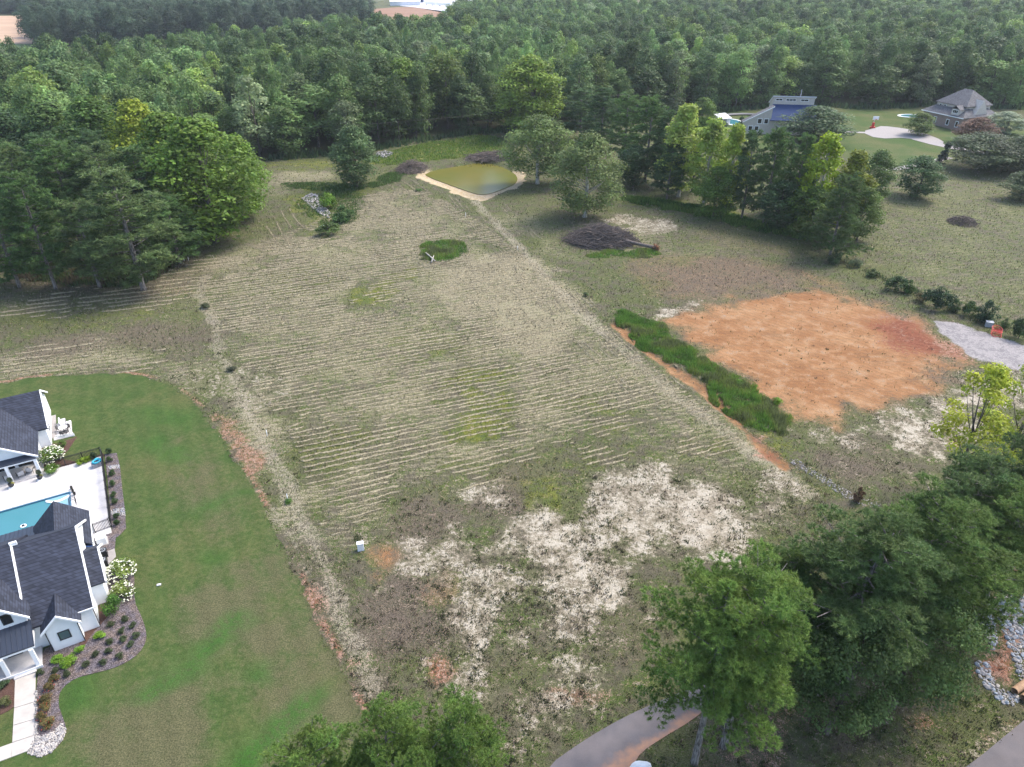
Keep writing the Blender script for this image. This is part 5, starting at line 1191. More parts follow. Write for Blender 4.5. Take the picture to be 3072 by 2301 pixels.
def planter(u, v, label):
    x, y = UV(u, v); t = empty('planter', (x, y, .06), HA); tag(t, label, 'planter', 'potted plants on the pool deck')
    MB().box(-.34, .34, -.34, .34, 0, .12).build('plinth', 'white_trim', t); MB().lathe([(.2, .12), (.3, .3), (.33, .6), (.28, .62)], 14).build('pot', 'terracotta', t, True)
    c = link('crown', PROTO['bush0'][0], t); c.location = (0, 0, .58); c.scale = (.55, .55, .95); c.color = (.035, .05, .03, 1)
    f = link('trailing_leaves', PROTO['bush1'][0], t); f.location = (.2, -.1, .5); f.scale = (.4, .4, .3); f.color = (.2, .2, .07, 1)
planter(-3.45, 30.1, 'potted shrub at the right porch column of the pool house'); planter(-6.5, 30.1, 'potted shrub at the left porch column of the pool house')

# ------------------------------------------------------------------ pool and deck
deck = empty('pool_deck', (*HO, 0), HA); tag(deck, 'pale concrete pool deck beside the white house', 'deck', None, 'structure')
PU0, PU1, PV0, PV1 = -13, -.33, 17.9, 25.68
for (a, b, c, d) in [(PU1 + .0, 3.42, 15.1, 20.4), (PU1, 3.42, 20.42, 25.66), (PU1 + .01, 3.42, 25.68, 31.7), (-6.4, PU1 - .01, 25.7, 30.88), (-13, -6.42, 25.7, 30.88), (-13, PU1 - .02, 15.15, 17.88), (-3.08, PU1 - .01, 30.9, 31.7)]:
    MB().box(a, b, c, d, -.1, .06).build('slab', 'concrete', deck)
pool = empty('swimming_pool', (*HO, 0), HA); tag(pool, 'turquoise rectangular swimming pool behind the white house', 'pool')
MB().box(PU0, PU1, PV0, PV1, -1.3, -.13).build('water', 'pool_water', pool)
for q in [(PU0, PU1, PV1 - .14, PV1 - .004), (PU1 - .14, PU1 - .004, PV0, PV1 - .14)]: MB().box(*q, -.2, .05).build('tile_band', 'pool_tile', pool)
MB().prism([(-2.95, 25.52), (-.48, 25.52), (-.48, 22.6), (-1.6, 23.6)], -.3, -.11).build('tanning_ledge', 'pool_shallow', pool)
arc = [(-3.0 + 2.5 * t, 25.35 - .55 * math.sin(t * 3.3) - .25 * t) for t in np.linspace(0, 1, 10)]
MB().prism(arc + [(x_, y_ - .36) for x_, y_ in arc[::-1]], -.25, -.02).build('ledge_step', 'white_trim', pool)
x, y = UV(-5.3, 21.6); t = empty('pool_fountain', (x, y, -.13), 0); tag(t, 'small white float with dark centre on the pool water', 'pool float')
MB().lathe([(.30, -.02), (.34, .05), (.30, .1), (.2, .1), (.17, .04)], 16).build('ring', 'white_plastic', t, True); MB().lathe([(.14, .0), (.14, .16), (.05, .2)], 10).build('core', 'black_metal', t)
for k, (px, py) in enumerate([c1(597, 1018), c1(608, 1042), c1(622, 1066)]):
    u, v = uv_of(px, py); x, y = UV(u, v); t = empty('deck_plant', (x, y, .06)); tag(t, ['dark potted plant nearest the pool house, of three at the pool corner', 'middle dark potted plant of three at the pool corner', 'dark potted plant farthest from the pool house, of three at the pool corner'][k], 'potted plant', 'dark pots at the pool corner')
    MB().lathe([(.1, 0), (.16, .25), (.13, .26)], 10).build('pot', 'terracotta', t, True); c = link('crown', PROTO['bush%d' % k][0], t); c.location = (0, 0, .22); c.scale = (.28, .28, .3); c.color = (.03, .03, .025, 1)
def handrail(px, py, label):
    x, y = UV(*uv_of(px, py)); t = empty('pool_handrail', (x, y, .06), HA); tag(t, label, 'handrail', 'pool handrails')
    for s_ in (0, .34): MB().tube([(.25, s_, 0), (.25, s_, .7), (.1, s_, .86), (-.15, s_, .84), (-.42, s_, .5), (-.5, s_, .05)], .03, 7).build('rail', 'black_metal', t, True)
handrail(*c1(612, 1128), 'black pool handrail at the right pool edge')
handrail(*c1(616, 1152), 'black pool handrail beside the back gable roof')

# ------------------------------------------------------------------ black picket fence round the deck
pk = MB().box(-.016, .016, -.016, .016, .06, 1.28).mesh('picket', 'black_metal'); pst = MB().box(-.04, .04, -.04, .04, 0, 1.42).mesh('post', 'black_metal')
def fence(pts, label):
    x0, y0 = UV(*pts[0]); t = empty('picket_fence', (x0, y0, .03), 0); tag(t, label, 'fence', 'black picket fences of the pool deck')
    for a, b in zip(pts[:-1], pts[1:]):
        A = np.array(UV(*a)) - (x0, y0); B = np.array(UV(*b)) - (x0, y0); L = np.linalg.norm(B - A); d = (B - A) / L
        for zc in (.16, 1.16, 1.3): MB().tube([(*A, zc), (*B, zc)], .034, 4).build('rail', 'black_metal', t)
        n = max(1, round(L / 2.0))
        for i in range(n + 1):
            p = A + d * L * i / n; link('post', pst, t, (*p, 0)).rotation_euler[2] = HA
        k = int(L / .14)
        for i in range(1, k):
            p = A + d * L * i / k; link('picket', pk, t, (*p, 0))
fence([(3.52, 16.2), (3.6, 31.8)], 'long black picket fence along the right side of the deck')
fence([(-2.7, 31.8), (3.45, 31.8)], 'black picket fence along the back of the deck by the hedge')
fence([(1.85, 16.0), (3.4, 16.15)], 'short black picket fence by the white generator')
# ------------------------------------------------------------------ things around the deck
def at(px, py): return UV(*uv_of(px, py))
x, y = at(*c1(812, 825)); t = empty('storage_box', (x, y, .06), HA + .2); tag(t, 'grey storage box heaped with turquoise pool toys in the deck corner', 'storage box')
MB().box(-.6, .6, -.4, .4, 0, .55).build('box', 'grey_plastic', t)
mb = MB(); mb.tube([(math.cos(a) * .42, math.sin(a) * .3, .72 + .06 * math.sin(a)) for a in np.linspace(0, 6.28, 14)], .12, 7); mb.build('swim_ring', 'teal_plastic', t, True)
MB().tube([(.5, -.3, .65), (.62, .1, .8), (.4, .42, .66), (.1, .5, .5)], .12, 7).build('pool_noodle', 'teal_plastic', t, True); MB().tube([(-.3, .3, .62), (.1, .45, .85), (.45, .5, .7)], .1, 7).build('pool_noodle', 'teal_plastic', t, True)
x, y = at(1275 * .2414, 1450 + 735 * .2414); t = empty('generator', (x, y, 0), HA); tag(t, 'white generator box on the gravel bed by the short fence', 'generator')
MB().box(-.48, .48, -.55, .55, .1, 1.0).build('cabinet', 'white_plastic', t); MB().hexa([(-.52, -.6, 1.0), (.52, -.6, 1.0), (.52, .6, 1.0), (-.52, .6, 1.0)], [(-.4, -.5, 1.12), (.4, -.5, 1.12), (.4, .5, 1.12), (-.4, .5, 1.12)]).build('lid', 'white_plastic', t); MB().box(-.6, .6, -.7, .7, 0, .1).build('base_slab', 'pad_concrete', t)
for k, (cx_, cy_) in enumerate([(1300, 855), (1300, 975)]):
    x, y = at(cx_ * .2414, 1450 + cy_ * .2414 + 12); t = empty('air_conditioner', (x, y, .05), HA); tag(t, ['dark air conditioner nearer the generator', 'dark air conditioner nearer the hydrangeas'][k], 'air conditioner', 'air conditioners beside the house')
    MB().box(-.38, .38, -.38, .38, 0, .85).build('cabinet', 'dark_frame', t); MB().tube([(math.cos(a) * .27, math.sin(a) * .27, .87) for a in np.linspace(0, 6.283, 17)], .035, 6, False).build('fan_ring', 'steel_galv', t, True); MB().lathe([(.08, .86), (.08, .89), (.02, .9)], 10).build('fan_hub', 'grey_plastic', t)
sheet('service_pad', [at(*c1(*p)) for p in [(880, 1535), (950, 1508), (962, 1575), (900, 1640)]], -.1, .055, 'pad_concrete', 'small concrete pad beside the air conditioners', 'pad', 'structure')
sheet('side_patio', [at(*c5(*p)) for p in [(722, 650), (840, 625), (960, 605), (970, 740), (1000, 790), (900, 820), (725, 860)]], -.1, .07, 'concrete', 'small side patio of the pool house', 'patio', 'structure')
# patio set
x, y = at(*c5(868, 740)); t = empty('patio_table', (x, y, .07)); tag(t, 'round white patio table beside the pool house', 'table')
MB().lathe([(.55, .68), (.55, .73)], 20).build('table_top', 'white_plastic', t); MB().lathe([(.28, 0), (.06, .05), (.05, .68)], 12).build('pedestal', 'black_metal', t)
for k, (cx_, cy_, rz) in enumerate([(805, 735, 1.2), (920, 720, -1.0), (855, 800, 2.7), (905, 785, -2.2)]):
    x, y = at(*c5(cx_, cy_)); t = empty('patio_chair', (x, y, .07), HA + rz); tag(t, ['dark patio chair left of the round table', 'dark patio chair right of the round table', 'dark patio chair in front of the round table', 'dark patio chair at the right front of the round table'][k], 'chair', 'chairs round the patio table')
    MB().box(-.24, .24, -.24, .24, .38, .46).build('seat', 'wicker', t); MB().box(-.24, .24, .2, .27, .46, .9).build('backrest', 'wicker', t)
    for sx in (-.21, .21):
        for sy in (-.21, .22): MB().tube([(sx, sy, 0), (sx, sy, .4)], .025, 5).build('leg', 'black_metal', t)
x, y = at(*c5(855, 650)); t = empty('patio_sofa', (x, y, .07), HA + 1.57); tag(t, 'grey cushioned sofa at the back of the side patio', 'sofa')
MB().box(-.85, .85, -.38, .38, .05, .4).build('base', 'wicker', t); MB().box(-.82, .82, -.34, .3, .4, .52).build('cushion', 'cushion', t); MB().box(-.85, .85, .28, .42, .4, .85).build('backrest', 'cushion', t)
x, y = at(*c5(935, 650)); t = empty('side_table', (x, y, .07), HA); tag(t, 'white side table with flowers on the patio corner', 'table'); MB().box(-.3, .3, -.3, .3, .4, .46).build('table_top', 'white_plastic', t)
for sx in (-.25, .25):
    for sy in (-.25, .25): MB().tube([(sx, sy, 0), (sx, sy, .41)], .025, 5).build('leg', 'white_plastic', t)
# low white picket rail on the patio edge
x, y = at(*c5(760, 835)); t = empty('patio_rail', (x, y, .03), 0); tag(t, 'low white picket rail on the front edge of the side patio', 'rail')
A = np.zeros(2); B = np.array(at(*c5(1005, 800))) - (x, y); wpk = MB().box(-.03, .03, -.015, .015, 0, .5).mesh('picket', 'white_trim')
for zc in (.12, .42): MB().tube([(*A, zc), (*B, zc)], .025, 4).build('rail', 'white_trim', t)
for i in range(20): link('picket', wpk, t, (*(A + (B - A) * i / 19), 0))

# ------------------------------------------------------------------ beds and front walk
def bed(name, pts, f, label, mat='gravel_bed', z=.045, it=1): return sheet(name, chaikin([G(*f(*p)) for p in pts], it), -.05, z, mat, label, 'bed', 'structure')
FB = [(820, 180), (890, 190), (955, 270), (950, 480), (1000, 580), (1035, 680), (1040, 760), (990, 850), (900, 915), (800, 960), (640, 1000), (530, 1030), (450, 1090), (420, 1140), (415, 1220), (440, 1290), (462, 1350), (470, 1400), (440, 1475), (380, 1545), (300, 1588), (195, 1562), (250, 1480), (262, 1000), (300, 940), (300, 830), (385, 790), (600, 700), (705, 600), (700, 460), (765, 380), (765, 230)]
bed('front_bed', FB, c2, 'purplish gravel bed curving round the front of the house')
bed('side_bed', [(868, 728), (968, 716), (995, 830), (1015, 1030), (1035, 1180), (1045, 1340), (1000, 1390), (960, 1420), (952, 1505), (880, 1535), (800, 1500), (760, 1380), (930, 1352), (918, 1250), (893, 950)], c1, 'gravel bed outside the long deck fence', it=0)
bed('walk_bed', [(0, 1060), (105, 1030), (102, 1230), (60, 1260), (0, 1290)], c2, 'mulched bed left of the front walk', 'mulch', it=0)
bed('back_bed', [(345, 640), (480, 640), (640, 580), (560, 700), (480, 760), (640, 790), (860, 720), (866, 742), (640, 830), (360, 905)], c1, 'mulched bed behind the deck fence', 'mulch', it=0)
bed('bay_mulch', [(560, 790), (600, 690), (705, 655), (700, 500), (750, 480), (760, 600), (650, 720), (600, 800)], c2, 'brown mulch strip against the bay wall', 'mulch', .05, 0)
walk = empty('front_walk', (*G(*c2(170, 1250)), 0)); tag(walk, 'pale concrete front walk leading from the porch steps', 'walk', None, 'structure'); wx, wy = walk.location.x, walk.location.y
for q in [[(108, 1037), (254, 992), (251, 1195), (102, 1240)], [(102, 1243), (251, 1198), (249, 1318), (95, 1363)], [(95, 1366), (249, 1321), (246, 1432), (89, 1484)], [(88, 1488), (246, 1435), (243, 1500), (190, 1548), (84, 1588)], [(-220, 1600), (87, 1489), (82, 1589), (-220, 1700)]]:
    MB().prism([(a - wx, b - wy) for a, b in [G(*c2(*p)) for p in q]], -.05, .06).build('slab', 'walk_concrete', walk)
rocks_stuff('bed_stones', [[G(*c2(*p)) for p in q] for q in ([(195, 1560), (250, 1440), (330, 1430), (400, 1390), (440, 1345), (470, 1400), (440, 1480), (360, 1560), (280, 1590)], [(248, 1120), (263, 1120), (268, 1430), (246, 1430)])], 900, .05, .13, ('rock_pale', 'rock_pale', 'rock'), 'pale cobbles filling the lower end of the front bed', 31, .04)
rocks_stuff('side_bed_stones', [[G(*c1(*p)) for p in q] for q in ([(890, 830), (985, 810), (995, 850), (900, 850)], [(920, 1190), (1035, 1170), (1042, 1240), (925, 1230)])], 260, .05, .12, ('rock_pale', 'rock_blue'), 'pale cobbles in the gravel bed outside the deck fence', 32, .04)
SD = (.030, .050, .026)
def shrub(px, py, wpx, h, label, color=SD, k=0, group=None, flowers=None, nf=60, fs=.06):
    x, y = G(px, py); wd = wpx * mpp(x, y); r = place('bush%d' % (k % 3), x, y, h, wd, 'shrub', label, 'shrub', color, group, parts=('stems', 'foliage'))
    if flowers:
        rr = np.random.default_rng(int(px * 3 + py)); d = unit(rr.normal(size=(nf, 3))); d[:, 2] = np.abs(d[:, 2]) * .9 + .05; P = d * np.array((.62, .62, .78)) * rr.uniform(.85, 1.08, (nf, 1)) + (0, 0, .2)
        V = []; F = []
        o6 = np.array([(1, 0, 0), (-1, 0, 0), (0, 1, 0), (0, -1, 0), (0, 0, .8), (0, 0, -.8)]); f8 = np.array([(0, 2, 4), (2, 1, 4), (1, 3, 4), (3, 0, 4), (2, 0, 5), (1, 2, 5), (3, 1, 5), (0, 3, 5)])
        for i, p in enumerate(P): V.append(o6 * fs * rr.uniform(.6, 1.3) + p); F.append(f8 + i * 6)
        link('blossoms', np_mesh('blossoms', np.concatenate(V), np.concatenate(F), flowers), r)
    return r
g_ = 'small dark shrubs in the front bed'
labs = ['below the round evergreen', 'by the curved right bed edge, uppermost', 'left below the evergreen', 'in the second row of the front bed, right of centre', 'at the rightmost bulge of the bed', 'right of the bright green mound by the bay', 'in the centre of the front bed', 'at the lower right bulge', 'left of the lower row', 'in the middle of the lower row', 'at the right end of the lower row', 'second from the right in the lowest row', 'lowest left, right of the big bright mound', 'at the porch corner', 'left of the roses below the bright mound', 'just under the big bright mound']
for i, p in enumerate([(895, 615), (950, 660), (790, 655), (875, 700), (965, 735), (782, 778), (872, 765), (935, 795), (680, 868), (775, 850), (848, 883), (735, 925), (612, 938), (288, 1000), (395, 985), (485, 1005)]):
    px, py = c2(*p); shrub(px, py, 27, .55, 'small dark shrub ' + labs[i], (.036, .050, .028), i, g_)
for i, (p, wd, h, lab) in enumerate([((710, 745), 40, .6, 'bright green mound shrub right of the bay'), ((578, 835), 34, .6, 'bright green mound shrub under the bay window'), ((490, 930), 58, .9, 'largest bright green mound shrub beside the porch'), ((410, 905), 38, .7, 'bright green mound shrub touching the porch wall')]):
    shrub(*c2(*p), wd, h, lab, (.085, .16, .022), i, 'bright green mound shrubs')
shrub(*c2(825, 560), 66, 2.3, 'tall round evergreen shrub at the house corner', (.048, .095, .022), 1)
shrub(*c2(860, 300), 92, 1.7, 'white flowering hydrangea by the air conditioners', (.085, .12, .035), 0, 'white hydrangeas', 'petal_white', 190, .05); shrub(*c2(870, 450), 80, 1.5, 'white flowering hydrangea behind the round evergreen', (.085, .115, .035), 1, 'white hydrangeas', 'petal_white', 120, .05)
shrub(*c1(435, 775), 80, 2.0, 'white flowering hydrangea at the pool house porch', (.07, .12, .03), 2, 'white hydrangeas', 'petal_white', 150, .05); shrub(*c1(420, 880), 52, 1.1, 'green hydrangea below the white one at the porch', (.06, .11, .026), 0, 'white hydrangeas', 'petal_white', 14, .05)
shrub(*c1(518, 655), 30, .8, 'small green bush by the side patio', (.055, .09, .026), 1)
shrub(*c1(660, 815), 26, .8, 'yellow green hedge plant left on the deck fence', (.10, .15, .02), 0, 'yellow green hedge plants'); shrub(*c1(695, 800), 28, .85, 'middle yellow green hedge plant on the deck fence', (.10, .15, .02), 1, 'yellow green hedge plants'); shrub(*c1(732, 785), 26, .8, 'yellow green hedge plant nearest the storage box', (.10, .15, .02), 2, 'yellow green hedge plants')
shrub(*c1(783, 770), 24, 1.2, 'dark upright shrub behind the storage box', (.028, .045, .028), 2)
for i, p in enumerate([(905, 720), (912, 790), (935, 900), (942, 985), (950, 1080), (955, 1135), (975, 1260), (978, 1315)]):
    shrub(*c1(*p), 22, .85, 'dark green shrub, %s from the far end of the bed outside the deck fence' % ['first', 'second', 'third', 'fourth', 'fifth', 'sixth', 'seventh', 'eighth'][i], (.03, .055, .024), i, 'shrubs outside the deck fence')
for i, (p, wd) in enumerate([((395, 1050), 36), ((350, 1110), 34), ((330, 1190), 42), ((320, 1255), 40), ((335, 1365), 48), ((300, 1310), 34)]):
    shrub(*c2(*p), wd, .75, ['red flowered rose bush nearest the bright mound', 'red flowered rose bush second along the walk', 'red flowered rose bush third along the walk', 'red flowered rose bush fourth along the walk', 'red flowered rose bush at the cobble end of the bed', 'red flowered rose bush close to the walk edge'][i], (.075, .065, .03), i, 'rose bushes along the front walk', 'petal_red', 22, .045)
shrub(*c2(40, 1090), 40, .7, 'dark shrub left of the walk nearest the porch', (.035, .055, .03), 0); shrub(*c2(35, 1215), 44, .6, 'reddish green shrub left of the walk', (.055, .06, .03), 1)
# ------------------------------------------------------------------ small things in the field
def box_at(px, py): x, y = G(px, py); return x, y
x, y = G(1083, 1650); t = empty('utility_box', (x, y, 0), .25); tag(t, 'white utility box standing in the field beyond the lawn', 'utility box')
MB().hexa([(-.36, -.22, 0), (.36, -.22, 0), (.36, .22, 0), (-.36, .22, 0)], [(-.33, -.2, 1.0), (.33, -.2, 1.0), (.33, .2, 1.0), (-.33, .2, 1.0)]).build('cabinet', 'white_plastic', t); MB().box(-.37, .37, -.25, .25, 1.0, 1.08).build('lid', 'white_plastic', t)
for px, py, h, lab in [(802, 1309, 1.0, 'white survey stake on the red soil beyond the lawn'), (863, 1500, .9, 'white survey stake in a grass tuft near the lawn edge'), (1553, 752, 1.1, 'white survey stake right of the weed mound'), (1397, 652, 1.2, 'white survey stake below the pond'), (553, 783, .9, 'left of two white stakes by the left stand'), (566, 782, .9, 'right of two white stakes by the left stand')]:
    x, y = G(px, py); t = empty('survey_stake', (x, y, 0)); tag(t, lab, 'stake', 'white survey stakes'); MB().tube([(0, 0, -.1), (.02, .01, h)], .05, 7).build('pipe', 'white_plastic', t, True); MB().lathe([(.06, h - .03), (.06, h + .02), (.03, h + .04)], 8, (.02, .01)).build('cap', 'white_plastic', t)
for k, (px, py, wd, h, c, lab) in enumerate([(615, 925, 36, .9, (.04, .05, .03), 'uncut weed clump left of the mower rows'), (698, 1112, 36, .7, (.04, .045, .034), 'grey green weed clump near the lawn corner'), (866, 1508, 30, .5, (.05, .09, .025), 'grass tuft round the survey stake'), (1757, 888, 22, .7, (.06, .08, .04), 'weed tuft on the track left of the clay'), (1255, 573, 28, .6, (.05, .09, .03), 'weed tuft below the pond'), (2330, 1212, 34, 1.1, (.10, .16, .024), 'yellow green bush at the lower end of the tall weeds'), (2215, 1155, 30, .9, (.08, .15, .024), 'small green bush at the edge of the clay')]):
    x, y = G(px, py); place('bush%d' % (k % 3), x, y, h, wd * mpp(x, y), 'weed_clump', lab, 'weeds', c, parts=('stems', 'foliage'))
x, y = G(477, 1755); t = empty('sprinkler_box', (x, y, 0), .3); tag(t, 'small white valve box lid on the lawn', 'valve box'); MB().box(-.22, .22, -.14, .14, 0, .06).build('frame', 'grey_plastic', t); MB().box(-.18, .18, -.1, .1, .06, .1).build('lid', 'white_plastic', t)
# red pipe coil and grey pedestal on the right fence line
x, y = G(2987, 1007); t = empty('pipe_coil', (x, y, 0)); tag(t, 'coil of red plastic pipe lying by the gravel drive', 'pipe coil')
for k in range(7):
    r_ = np.random.default_rng(k); R_ = .85 - .05 * (k % 3); z0 = .08 + .13 * k; MB().tube([(R_ * math.cos(a) + .06 * k, R_ * math.sin(a) * .9 + .12 * k, z0 + .12 * math.sin(a + k) + .25 * (math.sin(a) + 1) * .6) for a in np.linspace(0, 6.283, 22)], .042, 6, False).build('loop', 'red_plastic', t, True)
x, y = G(2965, 980); t = empty('meter_pedestal', (x, y, 0), -.3); tag(t, 'grey metal meter box before the fence line bush', 'meter box'); MB().box(-.55, .55, -.3, .3, 0, .9).build('cabinet', 'steel_galv', t); MB().hexa([(-.6, -.35, .9), (.6, -.35, .9), (.6, .35, .9), (-.6, .35, .9)], [(-.6, -.35, .95), (.6, -.35, .95), (.6, .35, 1.05), (-.6, .35, 1.05)]).build('lid', 'steel_galv', t)
x, y = G(3090, 2085); t = empty('drain_pipe', (x, y, 0), .5); tag(t, 'tan plastic drain pipe ends beside the riprap', 'pipe')
for k in range(2):
    mb = MB(); n = 16; pr = []
    for R_, z_ in ((.32, 0), (.32, 2.6)): pass
    ring = lambda R_, xx: [(xx, k * .8 + R_ * math.cos(a), .36 + R_ * math.sin(a)) for a in np.linspace(0, 6.283, n, False)]
    a_, b_, c_, d_ = ring(.33, -1.2), ring(.33, 1.6), ring(.28, 1.6), ring(.28, -1.2)
    for i in range(n):
        j = (i + 1) % n
        for p_, q_ in ((a_, b_), (b_, c_), (c_, d_), (d_, a_)): mb.poly([p_[i], p_[j], q_[j], q_[i]])
    mb.build('pipe', 'orange_pipe', t, True)
# ------------------------------------------------------------------ power line along the woods
def pole(px, py, h, label):
    x, y = G(px, py); t = empty('utility_pole', (x, y, 0)); tag(t, label, 'utility pole', 'utility poles along the woods'); MB().tube([(0, 0, -.2), (0, 0, h)], [.17, .11], 8).build('pole', 'wood_pole', t, True); MB().box(-.9, .9, -.06, .06, h - .7, h - .55).build('crossarm', 'wood_pole', t)
    for u_ in (-.8, .8): MB().lathe([(.05, h - .55), (.07, h - .45), (.03, h - .35)], 8, (u_, 0)).build('insulator', 'grey_plastic', t, True)
    return np.array((x, y, h))
pa = pole(640, 498, 11, 'utility pole behind the largest maple of the left stand'); pc = pole(1860, 380, 12, 'utility pole behind the dark pines of the fence row')
for k, (du, dz, lab) in enumerate([(-.8, -.4, 'front wire'), (.8, -.4, 'rear wire'), (0, -3.0, 'lower cable')]):
    mb = MB()
    for A, B in ((pa, pc),):
        mb.tube([A + (B - A) * t_ + (du, 0, dz - 2.6 * 4 * t_ * (1 - t_)) for t_ in np.linspace(0, 1, 13)], .02, 4, False)
    tag(mb.build('power_line', 'dark_frame'), '%s of the power line before the woods' % lab, 'power line', 'wires of the power line')

# ------------------------------------------------------------------ modern house with blue metal roof
mo = G(2305, 403); MAx = math.radians(-9); mh = empty('house', (*mo, 0), MAx); tag(mh, 'pale modern house with blue metal roof and clerestory in the far yard', 'house')
MB().box(0, 16, .3, 9, 0, 5.0).build('wall', 'cream_wall', mh)
br = [(-.4, -.5, 5.0), (16.4, -.5, 5.0), (16.4, 7.4, 9.3), (1.0, 7.4, 9.3)]
rf = MB().slab(br, .2).build('roof', 'metal_blue', mh); seams(rf, br, 28, 'metal_blue', .1, .09)
MB().hexa([(1.0, 7.4, 4.9), (15.5, 7.4, 4.9), (15.5, 14, 4.9), (1.0, 14, 4.9)], [(1.0, 7.4, 12.0), (15.5, 7.4, 12.0), (15.5, 14, 9.0), (1.0, 14, 9.0)]).build('clerestory', 'cream_wall', mh)
MB().slab([(.6, 6.9, 12.3), (15.9, 6.9, 12.3), (15.9, 14.5, 8.9), (.6, 14.5, 8.9)], .25).build('roof', 'roof_white', mh)
for k, (a, b) in enumerate([(1.8, 4.2), (5.4, 9.0), (10.6, 13.4)]): window_box(mh, a, b, 7.4, 10.5, 11.3, glass='dark_glass', fm='white_trim', mull=2 if k == 1 else 1, t=.12)
MB().hexa([(-9.2, .0, 0), (0, .0, 0), (0, 3, 0), (-9.2, 3, 0)], [(-9.2, .0, 4.2), (0, .0, 9.2), (0, 3, 9.2), (-9.2, 3, 4.2)]).build('wing_wall', 'cream_wall', mh)
MB().slab([(-9.9, -.3, 4.1), (.6, -.3, 9.75), (.6, 3.3, 9.75), (-9.9, 3.3, 4.1)], .25).build('roof', 'shingle_grey', mh); rake_trim(mh, (-9.9, -.34, 4.12), (.6, -.34, 9.78), .12, .3)
for u_, z_ in [(-7.6, 1.0), (-5.4, 1.0), (-4.7, 3.6), (-2.4, 3.6)]: window_box(mh, u_, u_ + 1.7, 0, z_, z_ + 1.9, glass='dark_glass', fm='white_trim', t=.2)
for u_ in (2.2, 4.4): window_box(mh, u_, u_ + 1.3, .3, 1.2, 3.0, glass='dark_glass', fm='white_trim', t=.2)
MB().tube([(10.5, 8.5, 11), (10.5, 8.5, 14.4)], .12, 6).build('chimney_pipe', 'steel_galv', mh)
x, y = G(2165, 372); t = empty('garden_shed', (x, y, 0), math.radians(25)); tag(t, 'small white roofed shed beside the modern house pool', 'shed')
MB().box(-2.4, 2.4, -1.8, 1.8, 0, 2.4).build('wall', 'roof_white', t); MB().slab([(-2.8, -2.2, 2.4), (2.8, -2.2, 2.4), (2.8, 2.2, 3.6), (-2.8, 2.2, 3.6)], .15).build('roof', 'roof_white', t); MB().box(-.6, .6, -1.86, -1.8, 0, 2.0).build('door', 'grey_plastic', t)
def yard_pool(px, py, rx, ry, rot, label, mat='pool_water'):
    x, y = G(px, py); t = empty('swimming_pool', (x, y, 0), rot); tag(t, label, 'pool')
    ring = lambda k: [(math.cos(a) * rx * k, math.sin(a) * ry * k) for a in np.linspace(0, 6.283, 28, False)]
    mb = MB(); a_, b_ = ring(1.22), ring(1.0); n = 28
    for i in range(n):
        j = (i + 1) % n; mb.hexa([(*a_[i], 0), (*a_[j], 0), (*b_[j], 0), (*b_[i], 0)], [(*a_[i], .12), (*a_[j], .12), (*b_[j], .12), (*b_[i], .12)])
    mb.build('coping', 'white_plastic', t); MB().prism(b_, -.05, .08).build('water', mat, t)
yard_pool(2195, 366, 3.6, 5.5, 0, 'turquoise pool beside the modern house')
yard_pool(2738, 348, 5.0, 3.0, 0, 'white edged blue pool beside the brick house')
MB().tube([(*G(p, 346 + 8 * abs((p - 2230) / 90) ** 2), .5) for p in range(2180, 2290, 10)], .45, 4).build('retaining_wall', 'pad_concrete'); tag(bpy.context.scene.objects['retaining_wall'], 'low curved retaining wall behind the modern house pool', 'wall')

# ------------------------------------------------------------------ brick house
A3 = np.array(G(2762, 366)); B3 = np.array(G(2872, 392)); d3 = (B3 - A3); L3 = np.linalg.norm(d3); ang3 = math.atan2(d3[1], d3[0])
bh = empty('house', (*A3, 0), ang3); tag(bh, 'large brick house with grey hipped roof beyond the lawn', 'house')
D3 = 17.0; LL = L3 * 1.05
MB().box(0, LL, 0, D3, 0, 4.6).build('wall', 'brick', bh)
ez = 4.6; ov = .6
MB().poly([(-ov, -ov, ez), (LL + ov, -ov, ez), (LL - 4, 5, 8.2), (4, 5, 8.2)]).poly([(LL + ov, -ov, ez), (LL + ov, D3 + ov, ez), (LL - 4, D3 - 5, 8.2), (LL - 4, 5, 8.2)]).poly([(LL + ov, D3 + ov, ez), (-ov, D3 + ov, ez), (4, D3 - 5, 8.2), (LL - 4, D3 - 5, 8.2)]).poly([(-ov, D3 + ov, ez), (-ov, -ov, ez), (4, 5, 8.2), (4, D3 - 5, 8.2)]).poly([(-ov, -ov, ez - .15), (-ov, D3 + ov, ez - .15), (LL + ov, D3 + ov, ez - .15), (LL + ov, -ov, ez - .15)]).build('roof', 'shingle_grey', bh)
MB().box(-.7, LL + .7, -.7, -.58, ez - .25, ez + .02).build('gutter', 'white_trim', bh)
u0, u1, v0, v1 = 2.5, LL - 2.5, 3.0, D3 - 2
MB().box(u0, u1, v0, v1, 5, 8.0).build('upper_wall', 'cream_wall', bh)
um, vm = (u0 + u1) / 2, (v0 + v1) / 2
MB().poly([(u0 - ov, v0 - ov, 8), (u1 + ov, v0 - ov, 8), (um + 2.2, vm, 13), (um - 1.5, vm, 13)]).poly([(u1 + ov, v0 - ov, 8), (u1 + ov, v1 + ov, 8), (um + 2.2, vm, 13)]).poly([(u1 + ov, v1 + ov, 8), (u0 - ov, v1 + ov, 8), (um - 1.5, vm, 13), (um + 2.2, vm, 13)]).poly([(u0 - ov, v1 + ov, 8), (u0 - ov, v0 - ov, 8), (um - 1.5, vm, 13)]).poly([(u0 - ov, v0 - ov, 7.85), (u0 - ov, v1 + ov, 7.85), (u1 + ov, v1 + ov, 7.85), (u1 + ov, v0 - ov, 7.85)]).build('roof', 'shingle_grey', bh)
